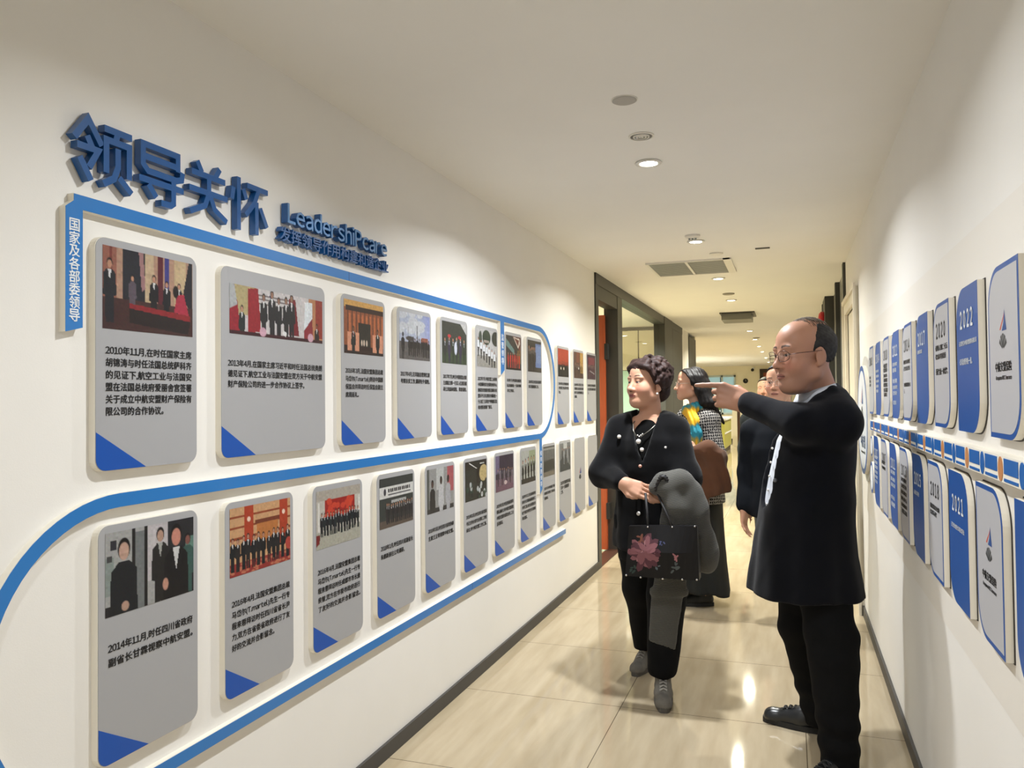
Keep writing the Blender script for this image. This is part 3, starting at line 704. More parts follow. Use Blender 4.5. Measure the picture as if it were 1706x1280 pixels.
def caption_board(i, y0, w, z0, z1, label, group, pic=None, text=None, tz=None, pitch=0.03, tw=None, photo=None, logo=False, tri=0.152):
    y1 = y0+w
    t = thing('caption_board', label, 'board', (XL, (y0+y1)/2, z0), group)
    MB().prism(rrect(y0-.0015, y1+.0015, z0-.0015, z1+.0015, 0.03), XL, XF-0.0015).build('foam_slab', M_foam, t)
    MB().prism(rrect(y0, y1, z0, z1, 0.028), XF-0.0015, XF).build('face_sheet', M_grey, t)
    c = [q for q in rrect(y0+.0005, y0+0.2, z0+.0005, z1, 0.028) if q[0] < y0+.05 and q[1] < z0+.05]
    MB().prism(c+[(y0+tri, z0+.0005), (y0+.0005, z0+0.092)], XF, XF+0.0006).build('corner_triangle', M_tri, t)
    if pic:
        ph = photo or (y0+.019, y1-.016, z1-.216, z1-.018)
        pic.mesh('photo_print', ph[0], ph[1], ph[2], ph[3], XF+0.0008, t)
    if text:
        V, Fc = lines_mesh(text, y0+.027, y1-.02 if tw is None else y0+.027+tw, tz, pitch, 'L', XF)
        obj('caption_text', on_left(V, XF+0.001), Fc, M_ink, t)
    if logo:
        logo_parts(t, lambda u, w_: (XF+0.001, (y0+y1)/2+u, (z0+z1)/2+w_), 0.075)
    return t

def logo_parts(t, at, s, flip=1, name=True, small=True):
    """emblem: curved red sail edge, blue fin, dark fan of rays; at(u, w) places a point"""
    def poly(name, polys, m):
        v = []; f = []
        for P in polys:
            n = len(v); v += [at((u-.5)*s, (w-.3)*s*1.15) for u, w in P]; f.append(tuple(range(n, n+len(P))))
        obj(name, v, f, m, t)
    arc_o = [(.12+.62*math.sin(a)**1.3, .42+.6*math.sin(a*.5)*1.35) for a in np.linspace(0.05, 1.5, 9)]
    arc_i = [(.26+.46*math.sin(a)**1.3, .42+.52*math.sin(a*.5)*1.35) for a in np.linspace(1.5, 0.05, 9)]
    poly('emblem_sail', [arc_o+arc_i], mat('emblem_red', lin(206, 84, 62), .5))
    poly('emblem_fin', [[(.74, 1.0), (.98, .40), (.40, .40), (.62, .62)]], mat('emblem_blue', lin(40, 78, 140), .5))
    rays = []
    for k in range(5):
        a0 = math.radians(22+k*28); a1 = a0+math.radians(20)
        rays.append([(.5+.08*math.cos(a0), -.15+.08*math.sin(a0)), (.5+.5*math.cos(a0), -.15+.48*math.sin(a0)), (.5+.5*math.cos(a1), -.15+.48*math.sin(a1)), (.5+.08*math.cos(a1), -.15+.08*math.sin(a1))])
    poly('emblem_rays', rays, mat('emblem_dark', lin(52, 56, 56), .5))

SP = 0.4305
UPPER = [
 (1.408, .331, pic_sign(1), ['2010年11月,在时任国家主席', '胡锦涛与时任法国总统萨科齐', '的见证下,航空工业与法国安', '盟在法国总统府爱丽舍宫签署', '关于成立中航安盟财产保险有', '限公司的合作协议。'], 1.558, .0292, 'grey caption board with photo of a signing at a red table, first in upper row'),
 (1.838, .530, pic_flags(2), ['2013年4月,在国家主席习近平和时任法国总统奥朗', '德见证下,航空工业与法国安盟在双方关于中航安盟', '财产保险公司的进一步合作协议上签字。'], 1.546, .0305, 'widest grey caption board, long photo of men between red flags'),
 (2.474, .327, pic_hall(3), ['2016年3月,法国安盟集团总裁', '马岱尔(T.martel)到访中国原', '保监会并拜访时任保监会副主', '席周延礼。'], 1.545, .0295, 'grey caption board with orange photo of two seated men, right of the widest board'),
 (2.904, .327, pic_square(4), ['2017年4月,汪洋副总理到红原', '考察扶贫工作,调研牦牛保险。'], 1.546, .030, 'grey caption board with photo of a crowd under a blue cloudy sky'),
 (3.330, .327, pic_redcaps(5), ['2017年7月,时任中国保监会副', '主席陈文辉一行深入红原县调', '研公司森林保险、草原保险。'], 1.546, .030, 'grey caption board with dark photo of people in red caps, upper row'),
 (3.762, .327, pic_walk(6), ['2022年7月,中航安盟工会带领', '小组调研省农业保险协保中心', '协保员农险服务情况调研川安', '盟乐平公司,现场为调研组一', '行介绍了公司农户养殖情况及', '相关情况和推广情况。'], 1.546, .030, 'grey caption board with photo of people in white shirts walking, six caption lines'),
 (4.205, .298, pic_shop(7), ['2022年7月,时任国家金融监管', '局,总局副局长一行前来调研', '公司工作情况。'], 1.546, .030, 'grey caption board with photo of a red-clad group, right of the short blue strip'),
 (4.600, .310, pic_screen(8), ['2024年5月,时任四川省领导', '来公司调研指导工作。'], 1.546, .030, 'grey caption board with photo of men at a blue screen, just inside the ribbon bend'),
 (5.270, .310, pic_conf(9), ['2015年5月,公司参加四川省', '农业保险工作会议并作交流', '发言。'], 1.546, .030, 'grey caption board with red-toned photo, first outside the ribbon bend'),
 (5.697, .315, pic_lobby(10), ['2016年8月,公司召开工作会', '并组织员工前往各地开展调', '研学习先进经验和做法,推', '动发展。'], 1.546, .030, 'grey caption board with brown and gold photo, second outside the ribbon bend'),
 (6.110, .315, pic_pink(11), ['2018年6月,公司参加保险行', '业公众宣传活动现场合影留', '念。'], 1.546, .030, 'grey caption board with dark pink photo, last of upper row by the office door'),
]
for i, (y, w, p, tx, tz, pt, lab) in enumerate(UPPER):
    z0, z1 = (1.262, 1.815) if i < 8 else (1.250, 1.802)
    ph = (1.873, 2.352, 1.622, 1.768) if i == 1 else None
    caption_board(i, y, w, z0, z1, lab, 'caption boards on the left wall', p, tx, tz, pt, photo=ph)
LOWER = [
 (1.416, pic_three(21), ['2014年11月,时任四川省政府', '副省长甘霖视察中航安盟。'], .852, .034, 'grey caption board with photo of three men in dark coats, first of lower row'),
 (1.852, pic_group(22), ['2016年4月,法国安盟集团总裁', '马岱尔(T.martel)先生一行专', '程来蓉拜访时任四川省省长尹', '力,双方在省委省政府进行了友', '好的交流并合影留念。'], .848, .0315, 'grey caption board with group photo on a red carpet before orange columns'),
 (2.290, pic_hallgroup(23), ['2016年4月,法国安盟集团总裁', '马岱尔(T.martel)先生一行专', '程来蓉拜访时任成都市市长唐', '良智,双方在市委市政府进行', '了友好的交流并合影留念。'], .848, .0315, 'grey caption board with group photo before a red painting in a white hall'),
 (2.727, pic_office(24), ['2018年1月,时任四川省副省长', '朱鹤新前往公司调研。'], .850, .033, 'grey caption board with photo of a group beneath a white sign board'),
 (3.156, pic_white(25), ['2018年5月,时任四川省政协副', '主席王正荣视察中航安盟。'], .850, .033, 'grey caption board with photo of people in white shirts in a corridor, lower row'),
 (3.590, pic_meeting(26), ['2019年3月,时任四川省委副', '书记主持全省农业保险工作座', '谈会,对中航安盟工作汇报。'], .850, .032, 'grey caption board with photo of a crowded dark meeting room'),
 (4.018, pic_dance(27), ['2019年5月,时任西南局领导', '带队调研公司中航安盟保险', '中航安盟的保险业务,工会', '活动情况。'], .850, .032, 'grey caption board with dim purple photo, left of the lower blue strip by two'),
 (4.452, pic_offtalk(28), ['2020年5月,公司总部领导到', '四川分公司现场调研指导工', '作并汇报,对农业保险业务', '给予肯定并要求分公司继续', '推动落实。'], .850, .032, 'grey caption board with photo of men in dark suits, just left of lower blue strip'),
 (4.902, pic_room(29), ['2021年3月,时任金融工委领', '导调研公司党建工作和业务', '发展情况。'], .850, .032, 'grey caption board with grey photo of an empty meeting room, right of lower blue strip'),
 (5.290, pic_counter(30), ['2023年,集团领导莅临', '公司一行调研指导', '工作。'], .850, .032, 'grey caption board with photo of people at a counter, above the lower ribbon end'),
 (5.706, None, None, 0, 0, 'grey board with small emblem only, second from the office door in lower row'),
 (6.125, None, None, 0, 0, 'grey board with small emblem only, lower row next to the office door'),
]
for i, (y, p, tx, tz, pt, lab) in enumerate(LOWER):
    caption_board(i, y, .325 if i < 7 else (.31 if i != 8 else .29), 0.571, 1.132, lab, 'caption boards on the left wall', p, tx, tz, pt, logo=p is None)

# blue ribbon: S-shaped foam band
rt, rm, rl, hw = 1.8825, 1.1885, 0.487, 0.0165
R1 = (rt-rm)/2; yc1, zc1 = 5.214-hw-R1, (rt+rm)/2
R2 = (rm-rl)/2; yc2, zc2 = 1.48, (rm+rl)/2
path = [(1.3485, rt)] + [(1.42+i*.4, rt) for i in range(9)]
def arc(yc, zc, R, a0, a1, n): return [(yc+R*math.cos(a), zc+R*math.sin(a)) for a in np.linspace(math.radians(a0), math.radians(a1), n)]
path += arc(yc1, zc1, R1, 90, -90, 33)
path += [(4.4-.42*i, rm) for i in range(7)]
path += arc(yc2, zc2, R2, 90, 270, 33)
path += [(1.6+.4*i, rl) for i in range(10)] + [(5.441, rl)]
def offset(path, d):
    out = []
    for i, p in enumerate(path):
        a = path[max(i-1, 0)]; b = path[min(i+1, len(path)-1)]
        ty, tz = b[0]-a[0], b[1]-a[1]; L = math.hypot(ty, tz); out.append((p[0]-tz/L*d, p[1]+ty/L*d))
    return out
rb = thing('ribbon_frame', 'long blue S-shaped ribbon band framing the two rows of caption boards', 'wall decoration', (XL, 3.3, rm))
MB().strip(offset(path, -hw-.001), offset(path, hw+.001), XL, XF-0.001).build('foam_core', M_foam, rb)
MB().strip(offset(path, -hw), offset(path, hw), XF-0.001, XF).build('blue_face', M_blue, rb)
MB().box(XF-.0005, XF+0.0003, 2.529, 2.532, rt-hw, rt+hw).box(XF-.0005, XF+0.0003, 3.69, 3.693, rl-hw, rl+hw).build('joint_line', mat('joint_dark_blue', lin(24, 70, 120), .5), rb)
def strip_label(y0, y1, z0, z1, cut, text, tz0, tz1, chamfer=False, size=.8):
    pts = [(y0, z0 if cut > 0 else z0), (y1, z0+cut), (y1, z1), (y0, z1)]
    if chamfer: pts = [(y0, z0), (y1, z0+cut), (y1, z1-.033), (y1+.012, z1-.033), (y1+.012, z1), (y0+.042, z1), (y0, z1-.033)]
    MB().prism([(a, b) for a, b in pts], XL, XF-0.0005).build('strip_core', M_foam, rb)
    f = MB().prism(pts, XF-0.0005, XF+0.0004).build('label_strip', M_blue, rb)
    n = len(text); vs = []; fs = []; m = 0; w = (y1-y0)*size*.8
    for i, ch in enumerate(text):
        V, Fc = text_geo(ch, 0.02, 0, 2); zz = tz1-(tz1-tz0)*(i+.5)/n
        a, b = V[:, 0].min(), V[:, 0].max(); c, d = V[:, 1].min(), V[:, 1].max(); k = w/max(b-a, d-c, .75)
        V = V.copy(); V[:, 0] = (V[:, 0]-(a+b)/2)*k+(y0+y1)/2; V[:, 1] = (V[:, 1]-(c+d)/2)*k+zz
        vs.append(V); fs += [tuple(q+m for q in p) for p in Fc]; m += len(V)
    obj('strip_lettering', on_left(np.concatenate(vs), XF+0.0009), fs, M_white, f)
strip_label(1.3265, 1.372, 1.583, rt+hw, .012, '国家及各部委领导', 1.607, 1.842, True)
strip_label(4.138, 4.197, 1.562, rt-hw+.002, .03, '监管领导', 1.62, 1.80)
strip_label(4.841, 4.893, .815, rm-hw+.002, .03, '省市政府领导', .86, 1.10)

# heading: four large raised characters, built from straight strokes (0..100 box, y up)
GL = {
 '领': [[(2, 62), (24, 97), (46, 62)], [(22, 70), (30, 54)], [(6, 52), (40, 52), (25, 22)], [(10, 34), (28, 2)],
       [(50, 92), (98, 92)], [(73, 92), (69, 76)], [(53, 22), (53, 75), (93, 75), (93, 22)], [(73, 66), (73, 36), (66, 16), (48, 3)], [(75, 20), (97, 0)]],
 '导': [[(84, 66), (84, 95), (12, 95), (12, 60), (22, 50), (82, 50), (92, 54), (94, 68)], [(12, 74), (84, 74)], [(4, 34), (96, 34)], [(74, 46), (74, 6), (68, 1), (48, 1)], [(22, 27), (38, 8)]],
 '关': [[(22, 98), (33, 80)], [(78, 98), (66, 78)], [(8, 76), (92, 76)], [(2, 45), (98, 45)], [(50, 76), (50, 45), (40, 20), (4, 2)], [(52, 44), (64, 18), (96, 1)]],
 '怀': [[(20, 100), (20, 0)], [(6, 78), (2, 54)], [(32, 80), (40, 62)], [(42, 90), (100, 90)], [(74, 90), (62, 60), (38, 32)], [(68, 64), (68, 0)], [(78, 54), (97, 20)]],
}
def stroke_char(name, ch, y0, y1, z0, z1, x0, x1, wd, label):
    m = MB()
    for si, pl in enumerate(GL[ch]):
        P = [(y0+(y1-y0)*a/100, z0+(z1-z0)*b/100) for a, b in pl]
        n = len(P); L = []; Rr = []
        for i in range(n):
            def nrm(a, b):
                d = math.hypot(b[0]-a[0], b[1]-a[1]); return (-(b[1]-a[1])/d, (b[0]-a[0])/d)
            if i == 0: nn = nrm(P[0], P[1]); s = 1
            elif i == n-1: nn = nrm(P[-2], P[-1]); s = 1
            else:
                a = nrm(P[i-1], P[i]); b = nrm(P[i], P[i+1]); q = (a[0]+b[0], a[1]+b[1]); h = math.hypot(*q) or 1
                nn = (q[0]/h, q[1]/h); s = min(1.8, 1/max(.4, nn[0]*a[0]+nn[1]*a[1]))
            L.append((P[i][0]+nn[0]*wd*s/2, P[i][1]+nn[1]*wd*s/2)); Rr.append((P[i][0]-nn[0]*wd*s/2, P[i][1]-nn[1]*wd*s/2))
        m.strip(Rr, L, x0, x1+si*0.00015)
    o = m.build(name, M_sign); tag(o, label, 'sign lettering', 'large raised heading characters')
    return o
xs0, xs1 = XL+0.004, XL+0.024
stroke_char('heading_character', '领', 1.343, 1.515, 1.936, 2.086, xs0, xs1, .0165, 'large raised blue Chinese character, leftmost of the four, above the ribbon corner')
stroke_char('heading_character', '导', 1.528, 1.694, 1.936, 2.082, xs0, xs1, .0165, 'large raised blue Chinese character, second of the four in the heading')
stroke_char('heading_character', '关', 1.705, 1.865, 1.938, 2.088, xs0, xs1, .0165, 'large raised blue Chinese character, third of the four in the heading')
stroke_char('heading_character', '怀', 1.878, 2.048, 1.930, 2.086, xs0, xs1, .0165, 'large raised blue Chinese character, fourth, beside the small English line')

M_signface = mat('glossy_sign_blue', lin(62, 118, 172), 0.30, metal=0.35, coat=1.0)
def raised_line(text, y0, y1, zb, zt, x0, x1, bold, name, cat, lab, group, face):
    geo, _f = text_geo(text, bold, 0, 3)
    # advance widths: place each character by the width of the text before it
    full = geo[:, 0].max(); k = (y1-y0)/full; zmin, zmax = geo[:, 1].min(), geo[:, 1].max(); kz = (zt-zb)/(zmax-zmin)
    for i, ch in enumerate(text):
        if ch == ' ': continue
        adv = text_geo(text[:i+1], bold, 0, 3)[0][:, 0].max()
        V, Fc = text_geo(ch, bold, (x1-x0)/2, 3)
        V = V.copy(); w = V[:, 0].max(); V[:, 0] = (V[:, 0]-w+adv)*k+y0; V[:, 1] = (V[:, 1]-zmin)*kz+zb
        V[:, 2] += (x1-x0)/2
        o = obj(name, on_left(V, x0), Fc, None, mats=[M_sign, face])
        mi = [1 if abs(pl.normal.x) > .9 and pl.center.x > (x0+x1)/2 else 0 for pl in o.data.polygons]
        o.data.polygons.foreach_set('material_index', mi)
        tag(o, lab(i, ch), cat, group)
ORD = ['first', 'second', 'third', 'fourth', 'fifth', 'sixth', 'seventh', 'eighth', 'ninth', 'tenth', 'eleventh', 'twelfth', 'thirteenth', 'fourteenth']
raised_line('LeadershiPcare', 2.140, 2.806, 1.998, 2.068, XL+0.006, XL+0.030, 0.018, 'english_letter', 'sign lettering',
            lambda i, ch: 'raised blue English %s letter %s, %s along the line right of the large heading' % ('capital' if ch.isupper() else 'small', ch, ORD[i]), 'raised English letters', M_signface)
raised_line('发挥领导作用构建和谐企业', 2.106, 2.824, 1.936, 1.984, XL+0.006, XL+0.026, 0.02, 'small_character', 'sign lettering',
            lambda i, ch: 'small raised blue Chinese character, %s in the line under the English letters' % ORD[i], 'small raised characters', M_sign)

# ------------------------------------------------------------------ right wall: timeline
struct(MB().box(XR-0.004, XR, -0.5, 5.50, 0.733, 1.825).build('display_panel', mat('white_panel', lin(232, 227, 218), 0.6)))  # white display panel fixed to the wall behind the timeline boards
XB = XR-0.022
M_rblue = mat('timeline_blue', lin(28, 84, 160), 0.4)
M_rgrey = mat('timeline_grey', lin(186, 186, 190), 0.45)
M_backing = mat('dark_backing', lin(60, 55, 50), 0.7)  # thin dark sheet whose edge outlines each timeline board
def digits(year):
    vs = []; fs = []; m = 0
    for i, ch in enumerate(year):
        V, Fc = text_geo(ch, .03, 0, 3); a, b = V[:, 0].min(), V[:, 0].max(); V = V.copy()
        V[:, 0] = (V[:, 0]-(a+b)/2)*min(.40/(b-a), 1)*.92+i*.56; vs.append(V); fs += [tuple(q+m for q in p) for p in Fc]; m += len(V)
    return np.concatenate(vs), fs
def timeline_board(y0, upper, blue, year, text, label, logo=False):
    w = .245; y1 = y0+w; z0, z1 = (1.328, 1.686) if upper else (.864, 1.216); r = .085
    rad = (r, 0, r, 0) if upper else (0, r, 0, r)
    t = thing('timeline_board', label, 'board', (XR, (y0+y1)/2, z0), 'timeline boards on the right wall')
    MB().prism(rrect(y0-.003, y1+.003, z0-.003, z1+.003, tuple(q and q+.003 for q in rad), 10), XR-.0065, XR-.004).build('back_plate', M_backing, t)
    MB().prism(rrect(y0, y1, z0, z1, rad, 10), XB+.0006, XR-.0065).build('foam_slab', M_foam, t)
    MB().prism(rrect(y0, y1, z0, z1, rad, 10), XB, XB+.0006).build('face_sheet', M_rblue, t)
    if not blue: MB().prism(rrect(y0+.009, y1-.009, z0+.011, z1-.011, tuple(q and q-.007 for q in rad), 10), XB-.0005, XB).build('grey_panel', M_rgrey, t)
    ink = M_white if blue else M_ink
    yl = y1-.055
    if year:
        V, Fc = digits(year); V = fit(V, 0, .146, z1-.055 if upper else z1-.062, z1-.102 if upper else z1-.108)
        obj('year_numerals', on_right(V, XB-.0008, yl+.005), Fc, ink, t)
    if text:
        vs = []; fs = []; m = 0
        for (line, zz, wd) in text:
            V, Fc = text_geo(line, .015, 0, 1); k = wd/V[:, 0].max(); V = V.copy(); V[:, :2] *= k; V[:, 1] += z1-zz
            vs.append(V); fs += [tuple(q+m for q in p) for p in Fc]; m += len(V)
        obj('caption_text', on_right(np.concatenate(vs), XB-.0008, yl+.022), fs, ink, t)
    if logo:
        yc = (y0+y1)/2; zc = z0+.192
        logo_parts(t, lambda u, w_: (XB-.0008, yc-u*1.05, zc+.022+w_), .062)
        V, Fc = text_geo('中航安盟保险', .02, 0, 2); obj('company_name', on_right(fit(V, 0, .13, zc-.033, zc-.054), XB-.0008, yc+.065), Fc, M_ink, t)
        V, Fc = text_geo('Groupama AVIC Insurance', .01, 0, 1); obj('company_subtitle', on_right(fit(V, 0, .125, zc-.062, zc-.073), XB-.0008, yc+.062), Fc, M_ink, t)
    return t
TU = [(4.498, 0, '2003', [('·中法双方', .17, .07), ('·开始接触', .19, .07), ('·洽谈合作', .21, .07)]),
      (4.155, 1, '2004', [('·获准在四川开业经营', .145, .13), ('·在成都正式挂牌开业', .17, .13), ('·四川分公司获批筹建', .195, .13), ('·开展农业保险试点', .22, .12), ('·签署首单保单', .245, .10)]),
      (3.812, 0, '2010', [('·中法双方在巴黎', .135, .15), ('·签署合作协议书', .155, .15), ('·共同成立合资公司', .178, .14), ('·注册资本增加至', .2, .15), ('·增资扩股协议完', .222, .15), ('·成并正式获批准', .245, .15), ('·完成股权交割', .265, .12)]),
      (3.468, 1, '2012', [('·正式更名为中航安盟', .14, .15), ('·注册资本增加', .165, .12), ('·陕西分公司获批', .21, .14), ('·吉林分公司获批开业', .235, .15), ('·辽宁分公司开业', .26, .13), ('·北京分公司', .3, .1)]),
      (3.122, 0, '2014', [('·陕西省分公司开业经营', .145, .17), ('·辽宁分公司正式开业。', .17, .17), ('·农业保险保费突破十亿', .23, .17), ('元', .255, .018)]),
      (2.772, 1, '2017', [('·注册地迁址成都', .125, .10)]),
      (2.420, 0, '2020', [('·保费收入突破二十亿元', .135, .19), ('·综合成本率持续改善', .16, .165), ('·荣获"金融一体化奖"。', .205, .19)]),
      (2.070, 1, '2022', [('·正式更名为中航安盟保险有限公司', .142, .20), ('·公司治理评级一级。', .19, .15)]),
      (1.722, 0, None, None)]
LB = {'2003': 'narrow-looking grey', '2004': 'blue', '2010': 'grey', '2012': 'blue', '2014': 'grey', '2017': 'blue', '2020': 'grey', '2022': 'blue'}
for (y, b, yr, tx) in TU:
    timeline_board(y, True, b, yr, tx, ('grey upper timeline board with emblem and company name, nearest on the right wall' if yr is None else
                   '%s timeline board headed %s in the upper row on the right wall' % ('blue' if b else 'blue-edged grey', yr)), logo=yr is None)
TL = [(4.312, 1, '2002', [('·中法签署合作意向书', .115, .15), ('·获中国保监会批准', .14, .14), ('·在成都设立代表处', .165, .15), ('·正式开展农村保险', .19, .14), ('·探索农业保险模式', .215, .14), ('·试点工作启动', .24, .12)]),
      (3.963, 0, '2007', [('·推出生猪保险产品', .115, .14), ('·率先开办能繁母猪险', .14, .15)]),
      (3.615, 1, '2011', [('·公司正式开业揭牌', .13, .15), ('·总部迁入成都天府', .16, .15), ('·注册资本五亿元整', .185, .15), ('·四川分公司成立', .24, .13), ('·获批全国经营', .27, .13)]),
      (3.275, 0, '2013', [('·吉林分公司获批开业', .13, .16), ('·北京分公司正式开业', .155, .16), ('·陕西分公司筹建完成', .18, .16), ('·保费收入突破十亿元', .205, .16), ('·获农业保险创新奖项', .23, .16), ('·三农服务示范单位', .255, .16)]),
      (2.922, 1, '2015', [('·云南分公司开业', .142, .12)]),
      (2.580, 0, '2018', [('·首批获得扶贫农业保险', .145, .17), ('·综合改革示范奖', .165, .12)]),
      (2.230, 1, '2021', [('·辽宁省大连分公司正式开业', .152, .17)]),
      (1.888, 0, None, None),
      (1.545, 1, None, None)]
for (y, b, yr, tx) in TL:
    lab = 'grey lower timeline board with emblem and company name, beside the nearest blue board' if (yr is None and not b) else (
          'plain blue lower timeline board cut off by the right edge of the view' if yr is None else '%s timeline board headed %s in the lower row under the rail' % ('blue' if b else 'blue-edged grey', yr))
    timeline_board(y, False, b, yr, tx, lab, logo=yr is None and not b)

rail = thing('timeline_rail', 'white ledge rail with blue blocks and ovals between the timeline rows', 'rail', (XR, 2.8, 1.245))
XE = XR-.034
MB().box(XE, XR-.004, 0.5, 4.62, 1.243, 1.296).build('ledge', M_foam, rail)
M_tile = mat('tile_blue', lin(24, 100, 178), .4); M_orange = mat('tile_orange', lin(196, 134, 84), .5)
y = 1.06; k = 0
while y < 4.55:
    MB().box(XE-.0012, XE, y, y+.104, 1.2615, 1.292).box(XE-.0012, XE, y, y+.104, 1.2465, 1.2525).build('blue_block', M_tile, rail)
    c = y+.132
    if c < 4.58:
        MB().prism([(c+.0185*math.cos(a), 1.269+.025*math.sin(a)) for a in np.linspace(0, 2*math.pi, 24, endpoint=False)], XE-.0014, XE).build('oval', M_orange if k % 2 == 0 else M_tile, rail)
    y += .1605; k += 1

ds = thing('disc_sign', 'round white sign with blue rim and emblem beside the white door', 'sign', (XR, 5.07, 0.965))
def disc(cx, r): return [(5.07+r*math.cos(a), 1.285+r*math.sin(a)) for a in np.linspace(0, 2*math.pi, 64, endpoint=False)]
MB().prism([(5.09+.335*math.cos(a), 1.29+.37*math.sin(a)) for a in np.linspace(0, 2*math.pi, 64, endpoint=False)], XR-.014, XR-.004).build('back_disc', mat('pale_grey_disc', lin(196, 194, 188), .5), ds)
MB().prism(disc(0, .318), XR-.034, XR-.014).build('foam_disc', M_foam, ds)
MB().prism(disc(0, .318), XR-.0346, XR-.034).build('blue_rim', M_rblue, ds)
MB().prism(disc(0, .288), XR-.0352, XR-.0346).build('white_face', mat('disc_white', lin(226, 230, 236), .4), ds)
logo_parts(ds, lambda u, w_: (XR-.0356, 5.07-u, 1.36+w_), .16)
V, Fc = text_geo('中航安盟', .02, 0, 2); obj('company_name', on_right(fit(V, 0, .30, 1.20, 1.12), XR-.0356, 5.19), Fc, M_sign, ds)
V, Fc = text_geo('Groupama AVIC', .01, 0, 2); obj('company_subtitle', on_right(fit(V, 0, .28, 1.105, 1.085), XR-.0356, 5.18), Fc, M_ink, ds)
for (yy, zz, r, lab) in ((4.635, 1.155, .055, 'small white ring with blue rim, upper one left of the first lower board'), (4.66, .985, .085, 'small white ring with blue rim, lower and larger one under the disc sign')):
    rg = thing('ring_sign', lab, 'sign', (XR, yy, zz-r), 'small ring signs')
    MB().lathe([(r, -.004), (r, -.026)], (XR, yy, zz), 'x', 32).build('foam_ring', M_foam, rg)
    MB().lathe([(r, -.026), (r, -.0266)], (XR, yy, zz), 'x', 32).build('blue_rim', M_rblue, rg)
    MB().lathe([(r*.78, -.0266), (r*.78, -.0272)], (XR, yy, zz), 'x', 32).build('white_face', M_white, rg)
# ------------------------------------------------------------------ organic shapes: smooth unions on a grid, skinned with one continuous surface
def axis(spans):
    """spans: list of (start, end, step), joined in order -> grid coordinates"""
    out = []
    for a, b, h in spans:
        n = max(1, int(round((b-a)/h))); out.append(np.linspace(a, b, n+1)[:-1])
    out.append(np.array([spans[-1][1]])); return np.concatenate(out)

